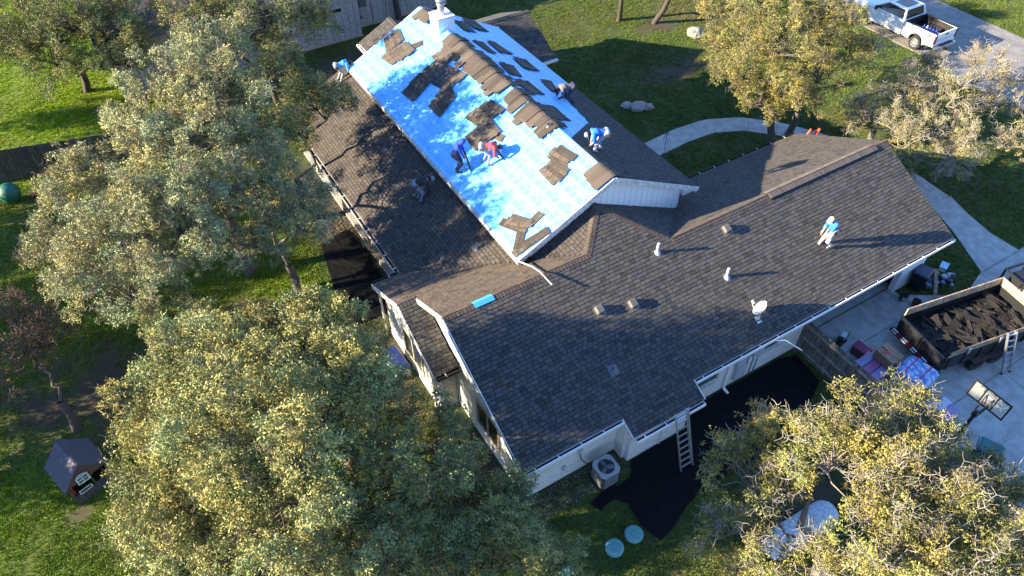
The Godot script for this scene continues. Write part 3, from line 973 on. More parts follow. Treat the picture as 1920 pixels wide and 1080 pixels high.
	for area in [[-7.4, -3.75, 5.8, 6.75, 1500], [-8.4, -6.95, -15.2, -4.4, 3200], [-9.6, -8.45, -4.3, 1.4, 1200], [-7.9, -7.6, 1.6, 5.6, 250]]:
		for i in area[4]:
			var p := Vector3(rng.randf_range(area[0], area[1]), -0.012, rng.randf_range(area[2], area[3]))
			var s := rng.randf_range(0.012, 0.034)
			X.append(Transform3D(Basis.from_euler(Vector3(rng.randf() * 0.6, rng.randf() * TAU, rng.randf() * 0.6)).scaled(Vector3(s, s * 0.7, s * rng.randf_range(0.7, 1.3))), p))
			var v := rng.randf_range(0.05, 0.30)
			K.append(Color(v, v * 0.9, v * 0.75))
	tag(scatter("gravel", peb.mesh(), M.stone, X, K), "brown and grey gravel along the house walls", "gravel")
	for e in [["ground_tarp", tarp_front, "black tarp spread on the ground below the front eave and ladder", 1.0], ["ground_tarp", tarp_side, "black tarp on the ground left of the porch eave", 0.7]]:
		tag(put(e[0], cloth(e[1], 0.14, e[3]), M.tarp), e[2], "tarp", "tarps protecting the ground")

# a sheet of cloth lying on the ground with folds
func cloth(poly: PackedVector2Array, cell: float, amp: float) -> G:
	var g := G.new()
	var lo := Vector2(INF, INF)
	var hi := -lo
	for p in poly:
		lo = lo.min(p); hi = hi.max(p)
	var hgt := func(p: Vector2) -> Vector3:
		var a := lawn_noise.get_noise_2d(p.x * 42.0, p.y * 14.0 + 70.0)
		var b := lawn_noise.get_noise_2d(p.x * 16.0 + 300.0, p.y * 60.0)
		return Vector3(p.x, 0.022 + amp * (0.05 * absf(a) + 0.04 * maxf(b, 0.0)), p.y)
	var y := lo.y
	while y < hi.y:
		var x := lo.x
		while x < hi.x:
			var q := PackedVector2Array([Vector2(x, y), Vector2(x + cell, y), Vector2(x + cell, y + cell), Vector2(x, y + cell)])
			var inside := 0
			for p in q:
				if Geometry2D.is_point_in_polygon(p, poly): inside += 1
			if inside > 0:
				var pieces := [q] if inside == 4 else Geometry2D.intersect_polygons(q, poly)
				for piece in pieces:
					for k in range(1, piece.size() - 1):
						for pp in [piece[0], piece[k], piece[k + 1]]:
							var e := 0.04
							var c: Vector3 = hgt.call(pp)
							var dx: Vector3 = hgt.call(pp + Vector2(e, 0)) - c
							var dz: Vector3 = hgt.call(pp + Vector2(0, e)) - c
							g.vert(c, dz.cross(dx).normalized() * signf(dz.cross(dx).y))
			x += cell
		y += cell
	return g

# ------------------------------------------------------------------ trees
const STYLE := {
	"olive": {"leaf": Color(0.245, 0.250, 0.090), "den": 1.25, "twig": 0.10, "bark": Color(0.11, 0.09, 0.07), "size": 1.05},
	"green": {"leaf": Color(0.185, 0.195, 0.070), "den": 1.05, "twig": 0.12, "bark": Color(0.09, 0.075, 0.06), "size": 1.05},
	"grey": {"leaf": Color(0.300, 0.300, 0.140), "den": 1.05, "twig": 0.22, "bark": Color(0.20, 0.175, 0.145), "size": 1.05},
	"gold": {"leaf": Color(0.205, 0.195, 0.055), "den": 0.78, "twig": 0.68, "bark": Color(0.33, 0.30, 0.255), "size": 1.05},
	"sage": {"leaf": Color(0.195, 0.180, 0.058), "den": 0.9, "twig": 0.22, "bark": Color(0.17, 0.15, 0.125), "size": 1.0},
	"lichen": {"leaf": Color(0.225, 0.205, 0.095), "den": 0.42, "twig": 1.25, "bark": Color(0.36, 0.33, 0.28), "size": 0.95},
	"russet": {"leaf": Color(0.120, 0.075, 0.036), "den": 0.28, "twig": 1.0, "bark": Color(0.16, 0.12, 0.10), "size": 0.95}}
var leaf_mesh: ArrayMesh
var twig_mesh: ArrayMesh

func make_leaf_meshes() -> void:
	rng.seed = 9
	var g := G.new()
	for k in 18:
		var d := Vector3(rng.randfn(), rng.randf_range(-0.35, 1.1), rng.randfn()).normalized()
		var o := Vector3(rng.randfn(), rng.randfn(), rng.randfn()) * 0.045
		var L := rng.randf_range(0.05, 0.115)
		var side := d.cross(Vector3(rng.randfn(), rng.randfn(), rng.randfn())).normalized() * L * 0.22
		var up := d.cross(side).normalized() * L * 0.10
		var mid := o + d * L * 0.5
		g.tri(o, mid + side + up, o + d * L)
		g.tri(o, o + d * L, mid - side + up)
	leaf_mesh = g.mesh()
	g = G.new()
	var stem := [Vector3.ZERO]
	for k in 4: stem.append(stem[-1] + Vector3(rng.randf_range(-0.06, 0.06), 0.12, rng.randf_range(-0.06, 0.06)))
	g.tube(stem, [0.013, 0.011, 0.009, 0.007, 0.004], 4, false)
	for k in 8:
		var a: Vector3 = stem[1 + k % 4]
		var d := Vector3(rng.randfn(), rng.randf_range(0.1, 0.9), rng.randfn()).normalized()
		var b := a + d * 0.11
		var c := b + (d + Vector3(rng.randfn(), rng.randfn(), rng.randfn()) * 0.5).normalized() * 0.1
		g.tube([a, b, c], [0.008, 0.006, 0.003], 3, false)
	twig_mesh = g.mesh()

func branch(g: G, a: Vector3, b: Vector3, r0: float, r1: float, sides: int, wob: float, arch := 0.0) -> Array:
	var L := a.distance_to(b)
	var n := clampi(int(L / 0.36), 2, 10)
	var pts := []
	var rr := []
	for i in n + 1:
		var t := float(i) / n
		var p := a.lerp(b, t) + Vector3(0, sin(t * PI) * arch * L, 0)
		if i > 0 and i < n: p += Vector3(rng.randfn(), rng.randfn() * 0.6, rng.randfn()) * wob * L
		pts.append(p)
		rr.append(lerpf(r0, r1, t))
	g.tube(pts, rr, sides, false)
	return pts

func tree(label: String, style: String, base: Vector3, lobes: Array, seed_: int, category := "tree", called := "oak_tree", group := "oak trees round the house") -> void:
	rng.seed = seed_
	var st: Dictionary = STYLE[style]
	var t := thing(called, label, category, base, 0.0, group)
	var g := G.new()
	g.col = st.bark
	var cen := Vector3.ZERO
	var low := INF
	for q in lobes:
		cen += Vector3(q[0], q[1], q[2])
		low = minf(low, q[1])
	cen = cen / lobes.size() - base
	var fork := Vector3(cen.x * 0.18, maxf(low * 0.45, 0.9), cen.z * 0.18)
	var tr := clampf(0.05 + 0.012 * lobes.size() + 0.012 * cen.y, 0.08, 0.26)
	var trunk := [Vector3(0, -0.1, 0), Vector3(0, 0.12, 0), fork * 0.5 + Vector3(rng.randf_range(-0.1, 0.1), 0, rng.randf_range(-0.1, 0.1)), fork]
	g.tube(trunk, [tr * 1.6, tr * 1.12, tr, tr * 0.92], 10, false)
	var limbs := []   # points that later limbs may spring from, with the limb's thickness there
	var X := []
	var K := []
	var TX := []
	var TK := []
	for q in lobes:
		var c: Vector3 = Vector3(q[0], q[1], q[2]) - base
		var r: float = q[3]
		var heart := c - Vector3(0, r * 0.35, 0)
		var from := fork
		var thick := tr * 0.55
		if limbs.size() > 0:
			var bestd := fork.distance_to(heart) * 0.9
			for e in limbs:
				var dd: float = e[0].distance_to(heart)
				if dd < bestd and e[0].y < heart.y + 0.2:
					bestd = dd; from = e[0]; thick = e[1] * 0.8
		var limb := branch(g, from, heart, thick, maxf(thick * 0.4, 0.02), 6, 0.075, 0.06)
		for k in range(1, limb.size() - 1): limbs.append([limb[k], lerpf(thick, maxf(thick * 0.4, 0.02), k / float(limb.size() - 1))])
		var nsub := int(6.0 + 5.0 * r * r)
		for s in nsub:
			var d := Vector3(rng.randfn(), rng.randfn() * 0.9 + 0.35, rng.randfn()).normalized()
			var cc := c + d * r * Vector3(1, 0.82, 1) * rng.randf_range(0.5, 1.0)
			branch(g, limb[limb.size() - 1 - rng.randi() % 2], cc, 0.032, 0.009, 4, 0.07)
			var cr := rng.randf_range(0.26, 0.52)
			var shade := rng.randf_range(0.7, 1.25)
			var yellow := rng.randf_range(-0.12, 0.16)
			for k in int(38.0 * st.den * cr / 0.4):
				var dd := Vector3(rng.randfn() * 0.85, rng.randfn() * 1.2 + 0.2, rng.randfn() * 0.85)
				dd = dd.limit_length(1.7) * cr * 0.62 + d * cr * 0.25
				var p := cc + dd
				if p.y < 0.3: continue
				var s2: float = rng.randf_range(0.55, 1.15) * st.size
				X.append(Transform3D(Basis.from_euler(Vector3(rng.randf_range(-0.9, 0.9), rng.randf() * TAU, rng.randf_range(-0.9, 0.9))).scaled(Vector3(s2, s2, s2)), p))
				var v := shade * rng.randf_range(0.6, 1.4)
				K.append(Color(st.leaf.r * v * (1.0 + yellow), st.leaf.g * v, st.leaf.b * v * (1.0 - yellow)))
				if rng.randf() < st.twig * 0.28:
					var out := (dd + d * 0.4).normalized()
					var ax := Vector3.UP.cross(out)
					var B := Basis(ax.normalized(), Vector3.UP.angle_to(out)) if ax.length() > 0.01 else Basis()
					TX.append(Transform3D((B * Basis(Vector3.UP, rng.randf() * TAU)).scaled(Vector3.ONE * rng.randf_range(0.7, 1.3)), cc + dd * 0.35))
					var tv := rng.randf_range(0.8, 1.5)
					TK.append(Color(st.bark.r * tv * 1.2, st.bark.g * tv * 1.2, st.bark.b * tv * 1.2))
	put("trunk", g, M.bark, t)
	scatter("crown", leaf_mesh, M.leaf, X, K, t)
	if TX.size(): scatter("twigs", twig_mesh, M.bark, TX, TK, t)

func build_trees() -> void:
	make_leaf_meshes()
	var n := 0
	for e in TREES:
		n += 1
		tree(e[0], e[1], Vector3(e[2], 0, e[3]), e[4], 700 + n * 13)
	# trees beyond the left edge of the picture whose long shadows cross the yard
	var far := [[-30.5, -31.5], [-27, 1.2], [-27, -6.3], [-27, -10.6], [-27.5, -15], [-28, -20]]
	for i in far.size():
		var p := Vector3(far[i][0], 0, far[i][1])
		var lobes := []
		rng.seed = 40 + i
		for k in (2 if i == 0 else 11): lobes.append([p.x + rng.randf_range(-1.5, 1.5), rng.randf_range(1.4, 5.4), p.z + rng.randf_range(-1.4, 1.4), rng.randf_range(1.2, 1.6)])
		tree("oak beyond the left edge of the picture, %s" % ["past the lit lawn at top", "nearest the play house", "behind the play house", "level with the russet oak", "left of the broad grey oak", "left of the green ball"][i], "olive", p, lobes, 1500 + i, "tree", "oak_tree", "oaks beyond the left edge")
	var bushes := [[15.0, 0.2, 0.9, "green"], [14.4, 2.2, 0.8, "green"], [15.9, 1.6, 1.0, "green"], [14.1, 4.2, 0.6, "green"]]
	var words := ["green shrub behind the far end of the right gable", "low green shrub against the right gable wall", "largest green shrub beyond the right gable", "small green shrub at the corner of the right gable near the footpath"]
	for i in bushes.size():
		var b: Array = bushes[i]
		tree(words[i], b[3], Vector3(b[0], 0, b[1]), [[b[0], 0.9, b[1], b[2]], [b[0] + 0.5, 1.3, b[1] - 0.4, b[2] * 0.7]], 1700 + i, "shrub", "shrub", "shrubs by the right gable")

const TREES := [
	["large olive oak spreading over the lower left yard","olive",-15.60,3.00,[[-16.31,4.20,-0.69,1.90],[-16.86,4.20,0.96,1.70],[-14.80,6.60,0.93,2.00],[-14.29,8.40,4.66,2.30],[-16.11,5.60,3.34,2.20],[-17.35,4.40,3.38,1.70],[-16.09,5.40,5.29,2.20],[-13.90,7.80,6.12,2.10],[-14.46,6.80,7.03,2.10],[-15.47,3.80,-4.40,1.00],[-16.2,2.6,1.2,1.5],[-15.6,2.5,4.2,1.6],[-14.5,7.3,1.5,1.6]]],
	["olive oak with upright plumes beside the black tarp left of the house","olive",-12.00,1.50,[[-11.69,7.60,1.55,1.10],[-12.85,8.20,2.84,1.05],[-11.99,8.40,4.25,1.20],[-14.48,4.60,-2.44,0.90],[-11.48,6.20,3.89,1.30],[-12.83,8.20,4.87,1.70],[-10.14,3.20,-0.32,0.90],[-12.1,6.3,2.6,1.5],[-12.6,6.4,0.6,1.4],[-12.4,3.4,1.0,1.4],[-11.2,3.0,2.6,1.2]]],
	["dark green oak crowding the left gable wall and bottom edge","green",-8.60,6.50,[[-10.07,3.80,4.17,1.40],[-9.61,3.60,5.99,1.20],[-11.67,6.80,6.83,1.60],[-10.52,4.40,7.44,1.50],[-9.06,3.60,7.50,1.10],[-12.97,5.60,7.45,1.90],[-11.65,4.80,8.16,1.70],[-10.19,4.40,8.85,1.40],[-8.63,3.00,9.08,1.00],[-13.15,6.60,6.63,1.90],[-13.4,2.8,6.6,1.5],[-12.0,2.6,4.8,1.4],[-11,2.4,7.6,1.3]]],
	["broad grey-green oak right of the dark board fence","grey",-16.50,-8.50,[[-16.42,4.60,-13.62,1.50],[-17.62,4.20,-12.16,1.50],[-18.18,4.20,-9.64,1.50],[-16.60,5.80,-7.02,1.80],[-17.88,4.20,-7.38,1.40],[-15.27,6.60,-7.40,2.00],[-16.40,5.00,-5.57,1.30],[-14.78,6.20,-5.41,1.60]]],
	["tallest grey-green oak between the lit lawn and the blue roof","grey",-12.20,-10.00,[[-13.25,7.60,-10.86,2.20],[-11.57,8.60,-12.74,1.70],[-11.26,8.20,-10.20,2.10],[-13.30,7.60,-8.18,2.20],[-11.52,7.00,-8.42,1.80],[-13.94,7.00,-6.36,2.00],[-9.73,8.20,-13.43,1.50]]],
	["thin grey oak over the sunlit grass gap left of the porch eave","grey",-10.80,-7.50,[[-11.03,5.60,-8.00,1.60],[-9.81,4.60,-7.94,1.50],[-9.92,4.20,-6.67,1.20],[-11.54,4.20,-6.25,1.10],[-13.14,5.20,-6.63,1.30]]],
	["oak leaning over the porch roof next to the blue underlayment","green",-8.80,-12.00,[[-7.01,5.60,-12.47,1.30],[-7.91,6.40,-13.50,1.50],[-9.71,6.60,-11.33,1.70],[-5.87,5.00,-13.15,0.90],[-8.05,4.80,-12.12,1.20],[-9.87,5.40,-10.42,1.30]]],
	["oak with dark trunk standing in the bright lawn at top left","green",-15.72,-29.79,[[-16.82,4.60,-28.99,2.10],[-14.90,5.20,-27.76,2.20],[-13.30,4.60,-26.09,1.90],[-16.47,3.60,-26.95,1.70],[-14.36,3.40,-25.73,1.40],[-11.98,4.80,-26.91,1.80],[-18.18,4.00,-28.46,1.60],[-13.09,3.20,-25.69,1.20]]],
	["dark green oak in front of the siding building at top","green",-7.00,-21.00,[[-7.90,6.60,-21.31,1.70],[-6.70,7.00,-18.90,1.90],[-5.00,6.60,-19.49,1.60],[-4.14,5.60,-19.38,1.00],[-7.56,5.40,-20.01,1.30],[-6.37,4.40,-20.22,0.90],[-9.85,7.20,-21.03,2.00],[-9.38,6.00,-20.41,1.30]]],
	["tree whose bare grey trunk stands behind the building corner at top","green",3.67,-28.31,[[3.5,7,-28.3,1.6],[2.3,7.5,-28.8,1.4],[4.8,7.2,-28,1.4]]],
	["small half-bare russet oak at the left edge","russet",-20.11,-5.18,[[-20.59,2.80,-8.25,1.00],[-19.91,2.80,-7.24,0.90],[-21.01,2.60,-6.70,0.80],[-19.31,2.60,-7.67,0.80],[-19.98,2.60,-9.63,0.70]]],
	["golden green oak on the shaded lawn beside the curved walk, left trunk","sage",14.50,-4.91,[[13.64,4.80,-10.17,1.40],[12.91,5.80,-6.95,1.80],[13.02,6.20,-4.74,1.90],[11.60,4.60,-5.55,1.40],[12.75,4.60,-4.26,1.60],[11.92,3.60,-4.49,0.90],[12.38,4.60,-8.09,1.00]]],
	["golden green oak beside the curved walk, right trunk nearer the orange ladder","sage",15.79,-4.98,[[15.30,6.40,-4.68,1.70],[14.88,4.80,-3.67,1.50],[13.54,3.80,-3.38,1.10],[17.01,5.00,-3.70,1.10],[16.98,6.40,-5.55,1.20]]],
	["sparse pale oak with bare white twigs in front of the pickup","lichen",18.30,-1.90,[[17.05,3.00,-1.60,1.00],[16.40,2.60,-2.18,0.70],[18.76,3.60,-1.37,1.10],[17.11,2.80,-0.30,0.90],[18.11,5.40,-3.36,0.55],[20.90,3.60,-1.80,0.90]]],
	["sparse pale oak with white twigs at the right edge below the road","lichen",20.00,1.60,[[19.45,4.20,0.51,1.00],[20.85,4.80,0.62,1.10],[22.10,3.80,1.66,1.00],[18.24,2.80,0.92,1.10],[19.56,2.80,2.25,1.20],[20.75,2.80,3.50,1.10],[16.88,2.40,0.68,0.70],[17.80,2.20,2.41,0.80]]],
	["yellow-green oak with pale twigs over the propane tank at bottom right","gold",-1.20,12.90,[[-1.93,4.60,9.93,1.10],[-2.93,4.20,10.25,1.25],[-4.06,3.60,11.10,0.95],[-0.90,5.00,10.44,1.00],[-0.14,5.20,11.22,1.00],[1.83,5.20,11.52,0.70],[-1.89,6.00,11.72,1.20],[-0.75,6.00,12.38,1.25],[1.06,5.40,12.73,1.05],[1.23,5.20,13.45,1.20],[-0.77,6.00,13.46,1.40],[-0.41,5.60,14.61,1.30],[-2.69,6.00,14.07,1.40],[-3.18,4.60,13.61,0.90],[-4.12,3.40,12.37,0.90],[1.38,5.00,14.86,1.20],[-0.14,5.60,15.72,1.30],[-1.69,5.80,15.02,1.20]]],
	["oak trunk at the top lawn edge, left of the pair","green",15.99,-20.34,[[15.5,5.5,-18.5,2.2],[13.8,6.2,-18.2,1.9],[16,4,-20.3,1.4]]],
	["oak trunk at the top lawn edge, right of the pair","green",17.76,-18.79,[[17.8,5.5,-16.5,2.2],[19.5,5,-13.4,1.8],[16.5,6.2,-13.8,1.8],[21.4,4.6,-12.7,1.5]]]
]

# ------------------------------------------------------------------ loose shingles
var strip_mesh := []

const NTH := ["first", "second", "third", "fourth", "fifth", "sixth", "seventh", "eighth", "ninth", "tenth", "eleventh", "twelfth", "thirteenth", "fourteenth", "fifteenth", "sixteenth", "seventeenth", "eighteenth", "nineteenth", "twentieth"]

func make_strips() -> void:
	rng.seed = 31
	for k in 3:
		var g := G.new()
		var s := [1.0, 0.7, 1.3][k] as float
		g.col = Color(0.085, 0.068, 0.055) * s
		# long sheet, slightly curled: five pieces along its length
		var seg := 5
		var pr := []
		for i in seg + 1:
			var t := i / float(seg) * 2.0 - 1.0
			pr.append(Vector3(t * 0.5, 0.004 + 0.018 * t * t * (0.6 + 0.5 * k), 0))
		for i in seg:
			var a: Vector3 = pr[i]
			var b: Vector3 = pr[i + 1]
			g.box((a + b) * 0.5, Vector3(a.distance_to(b), 0.009, 0.336), Basis((b - a).normalized(), (b - a).normalized().cross(Vector3.FORWARD).normalized() * -1.0, Vector3.BACK))
		# laminated tabs on the lower half
		var x := -0.49
		while x < 0.45:
			var w := rng.randf_range(0.12, 0.24)
			var v := rng.randf_range(0.95, 1.75) * s
			g.col = Color(0.088 * v, 0.070 * v, 0.054 * v)
			var t := clampf((x + w * 0.5) * 2.0, -1, 1)
			g.box(Vector3(x + w * 0.5, 0.013 + 0.018 * t * t * (0.6 + 0.5 * k), 0.085), Vector3(w - 0.02, 0.006, 0.155))
			x += w
		strip_mesh.append(g.mesh())

# strips laid over one another on a slope; steps go up the slope
func pile(f: Dictionary, x: float, z: float, n: int, step: float, stagger: float, rot: float, label: String, group := "loose shingle sheets on the tall roof", left := true, scale_ := 1.0) -> void:
	var base: Vector3 = hUL(x, z) if left else hUR(x, z)
	for i in n:
		var a := deg_to_rad(rot + rng.randf_range(-9, 9))
		var u := Vector3(0, 0, 1) if left else Vector3(0, 0, -1)
		var B := Basis(u, f.n, (-f.v).normalized())
		var o := MeshInstance3D.new()
		o.mesh = strip_mesh[rng.randi() % 3]
		o.material_override = M.strip
		o.name = numbered("shingle_sheet")
		add_child(o)
		var p: Vector3 = base + f.v * (i - n * 0.5) * step + Vector3(0, 0, (i - n * 0.5) * stagger + rng.randf_range(-0.07, 0.07)) + f.n * (0.026 + 0.011 * i)
		# each sheet leans on the one before it
		o.transform = Transform3D(B * Basis(Vector3.UP, a) * Basis(Vector3.RIGHT, -0.03) * Basis().scaled(Vector3(scale_, 1, 1)), p)
		tag(o, label if n == 1 else "%s sheet up in %s" % [NTH[i], label], "shingle", group)

func ridge_bundle(z: float, left: float, right: float, lift: float, turn: float, label: String) -> void:
	var t := thing("shingle_bundle", label, "shingle bundle", Vector3(-0.13, 6.74, z), turn, "shingle bundles draped over the ridge")
	var layers := 2 + rng.randi() % 2
	for L in layers:
		var g := G.new()
		var v := rng.randf_range(0.7, 1.6)
		g.col = Color(0.096, 0.076, 0.060) * v
		var n := 9
		var z0 := -0.17 + rng.randf_range(-0.03, 0.03)
		var z1 := z0 + 0.335
		var l := left + rng.randf_range(-0.07, 0.07)
		var r := right + rng.randf_range(-0.07, 0.07)
		var pts := []
		for i in n + 1:
			var s := lerpf(-l, r, i / float(n))
			var y := -0.51 * sqrt(s * s + 0.012) + 0.056 + lift + 0.011 * L + 0.02
			pts.append(Vector2(s, y))
		for i in n:
			var a: Vector2 = pts[i]
			var b: Vector2 = pts[i + 1]
			var th := 0.010
			var up := 0.02   # the edge away from the viewer lies on the sheet before it
			var A0 := Vector3(a.x, a.y + up, z0)
			var A1 := Vector3(a.x, a.y, z1)
			var B0 := Vector3(b.x, b.y + up, z0)
			var B1 := Vector3(b.x, b.y, z1)
			var dn := Vector3(0, -th, 0)
			g.quad(A0, B0, B1, A1, Vector3(0, -9, 0), true)
			g.quad(A1, B1, B1 + dn, A1 + dn, Vector3(0, 0, -9), true)
			g.quad(A0, B0, B0 + dn, A0 + dn, Vector3(0, 0, 9), true)
			g.quad(A0 + dn, B0 + dn, B1 + dn, A1 + dn, Vector3(0, 9, 0), true)
			if i == 0: g.quad(A0, A1, A1 + dn, A0 + dn, Vector3(9, 0, 0), true)
			if i == n - 1: g.quad(B0, B1, B1 + dn, B0 + dn, Vector3(-9, 0, 0), true)
		put("sheet", g, M.strip, t)

func build_loose_shingles() -> void:
	make_strips()
	rng.seed = 62
	var fl := plane_frame([hUL(-4.16, -15.9), hUL(-0.13, -15.9), hUL(-0.13, -0.16), hUL(-4.16, -0.16)])
	var fr := plane_frame([hUR(4.2, -15.9), hUR(-0.13, -15.9), hUR(-0.13, -0.16), hUR(4.2, -0.16)])
	pile(fl, -1.9, -15.2, 5, 0.16, 0.03, -14, "the pile nearest the upper left roof corner")
	pile(fl, -2.15, -14.1, 7, 0.17, 0.05, 4, "the fanned brown pile left below the chimney")
	pile(fl, -1.45, -13.75, 2, 0.15, 0.0, 60, "the short pieces across the fanned pile", "loose shingle sheets on the tall roof", true, 0.7)
	pile(fl, -2.55, -11.35, 6, 0.19, -0.04, 3, "the lower end of the long dark row")
	pile(fl, -1.55, -11.35, 5, 0.19, 0.05, 0, "the upper end of the long row")
	pile(fl, -0.95, -11.7, 4, 0.17, 0.02, -3, "the block touching the upper ridge bundles")
	pile(fl, -1.45, -10.25, 6, 0.17, 0.03, 12, "the upper dark block in mid blue slope")
	pile(fl, -2.2, -9.5, 7, 0.16, -0.05, -6, "the lower dark block in mid blue slope")
	pile(fl, -1.45, -7.1, 7, 0.16, 0.04, 2, "the square block above the worker in red")
	pile(fl, -2.05, -6.25, 7, 0.16, 0.02, 0, "the block right behind the worker in red")
	pile(fl, -1.75, -5.75, 1, 0.15, 0.0, 8, "single shingle sheet leaning across the block behind the worker in red")
	pile(fl, -0.68, -2.55, 3, 0.19, 0.05, 5, "the upper of two neat rows near the gable")
	pile(fl, -1.25, -2.25, 4, 0.16, -0.03, 3, "the lower of two neat rows near the gable")
	pile(fl, -2.77, -1.14, 1, 0.1, 0.0, 90, "small square piece of shingle alone near the gable corner", "loose shingle sheets on the tall roof", true, 0.5)
	pile(fl, -3.35, -1.45, 4, 0.13, 0.06, 22, "the crumpled heap at the lower gable corner")
	pile(fl, -3.62, -0.85, 2, 0.08, 0.05, -52, "the twisted pair at the lower gable corner")
	pile(fl, -3.35, -0.42, 3, 0.28, 0.0, 84, "the row lying along the gable rake")
	for q in [[2.3, -15.0, 5, "farthest dark patch beyond the chimney"], [1.35, -14.3, 4, "dark patch just right of the chimney"], [1.05, -11.8, 3, "dark patch on the far slope beside the upper ridge bundles"], [2.05, -12.2, 4, "dark patch in the middle of the far blue slope, upper"], [2.55, -10.6, 5, "dark patch near the far eave above the crouching worker"], [1.0, -9.4, 4, "dark patch on the far slope beside the middle ridge bundles"], [0.85, -7.6, 5, "long dark patch on the far slope below the ridge bundles"], [2.45, -8.3, 3, "dark patch beside the crouching worker in grey"], [0.55, -5.2, 5, "dark patch on the far slope nearest the gable"]]:
		pile(fr, q[0], q[1], q[2], 0.17, 0.04, rng.randf_range(-8, 8), "the " + q[3], "loose shingle sheets on the far slope", false, 1.25)
	# bundles over the ridge
	rng.seed = 17
	var z := -12.45
	var counts := {"upper": 0, "middle": 0, "lower": 0}
	var k := 0
	while z < -3.95:
		var gap := (z > -7.35 and z < -7.1) or (z > -6.1 and z < -5.95) or (z > -10.95 and z < -10.85)
		if not gap:
			var part_ := "upper" if z < -10.9 else ("middle" if z < -7.2 else "lower")
			ridge_bundle(z, rng.randf_range(0.42, 1.05), rng.randf_range(0.25, 0.62), rng.randf_range(0.0, 0.05) + 0.012 * (k % 3), rng.randf_range(-11, 11), "%s brown shingle bundle from the chimney in the %s run over the ridge" % [NTH[counts[part_]], part_])
			counts[part_] += 1
		z += rng.randf_range(0.19, 0.26)
		k += 1
	for i in 4:
		ridge_bundle(-1.0 + i * 0.21, rng.randf_range(0.55, 0.75), 0.3, 0.012 * i, rng.randf_range(-6, 6), "%s brown shingle bundle over the ridge at the gable peak, counted towards the peak" % NTH[i])
	for i in 5:
		ridge_bundle(-15.4 + i * 0.2, rng.randf_range(0.35, 0.6), 0.4, 0.03 * i, rng.randf_range(-14, 14), "%s brown bundle heaped on the ridge behind the chimney, farthest counted first" % NTH[i])
	# one cap strip along the ridge line near the gable
	var g := G.new()
	g.col = Color(0.17, 0.12, 0.09)
	g.box(hUR(-0.02, -1.75) + Vector3(0, 0.05, 0), Vector3(0.26, 0.012, 1.0), Basis(Vector3.BACK, -atan(SB)))
	tag(put("shingle_sheet", g, M.strip), "single brown cap strip along the ridge near the right-hand worker in blue", "shingle", "loose shingle sheets on the tall roof")
	# nail gun with its hose, left on the ridge
	var ng := thing("nail_gun", "black and white nail gun lying on a cloth on the ridge", "nail gun", hUL(-0.3, -4.12) + Vector3(0, 0.02, 0), 40)
	var a := G.new()
	a.cbox(Vector3(0, 0.1, 0), Vector3(0.11, 0.15, 0.26), 0.03)
	put("body", a, M.black, ng)
	var b := G.new()
	b.tube([Vector3(0, 0.1, 0.1), Vector3(0.14, 0.06, 0.2)], [0.035, 0.03], 7)
	put("handle", b, M.black, ng)
	var c := G.new()
	c.lathe([[0.0, 0.08], [0.07, 0.07], [0.075, 0.0]], Vector3(-0.09, 0.04, -0.05), 10)
	put("nail_drum", c, M.alu, ng)
	var rg := cloth_patch(0.46, 0.36, 5)
	var r := put("rag", rg, mat(lin(0.6, 0.6, 0.6), 0.9))
	r.transform = Transform3D(Basis(Vector3(0, 0, 1), fl.n, -fl.v), hUL(-0.42, -4.05) + fl.n * 0.025)
	tag(r, "crumpled white rag beside the nail gun on the ridge", "rag")

func cloth_patch(w: float, h: float, sd: int) -> G:
	var g := G.new()
	var n := 8
	for i in n:
		for j in n:
			var P := []
			for q in [[i, j], [i + 1, j], [i + 1, j + 1], [i, j + 1]]:
				var x: float = (q[0] / float(n) - 0.5) * w
				var z: float = (q[1] / float(n) - 0.5) * h
				P.append(Vector3(x * (1.0 + 0.2 * sin(z * 20.0 + sd)), 0.02 + 0.06 * absf(lawn_noise.get_noise_2d(x * 300.0 + sd * 50.0, z * 300.0)), z * (1.0 + 0.15 * cos(x * 25.0))))
			g.quad(P[0], P[1], P[2], P[3], Vector3(0, -9, 0), true)
	return g

# ------------------------------------------------------------------ yard and site objects
func ladder(label: String, feet: Vector3, top: Vector3, width: Vector3, rungs: int, m: Material, called := "extension_ladder") -> void:
	var t := thing(called, label, "ladder", feet)
	var d := top - feet
	var w := width.normalized()
	var nn := d.cross(w).normalized()
	for lay_ in 2:
		var off := nn * (0.045 * lay_)
		var a := 0.0 if lay_ == 0 else 0.06
		for s in [-1, 1]:
			var g := G.new()
			var ww: Vector3 = width * (0.5 - 0.06 * lay_) * s
			g.box(d * (0.5 + a * 0.5) + off + ww, Vector3(d.length() * (1.0 - a), 0.075, 0.028), Basis(d.normalized(), nn, w))
			put("rail", g, m, t)
	for i in rungs:
		var g := G.new()
		g.box(d * ((i + 0.6) / rungs) + nn * 0.02, Vector3(0.045, 0.035, width.length() - 0.02), Basis(d.normalized(), nn, w))
		put("rung", g, m, t)
	for s in [-1, 1]:
		var g := G.new()
		g.box(width * 0.5 * s + Vector3(0, 0.02, 0), Vector3(0.1, 0.04, 0.07))
		put("foot", g, M.rubber, t)

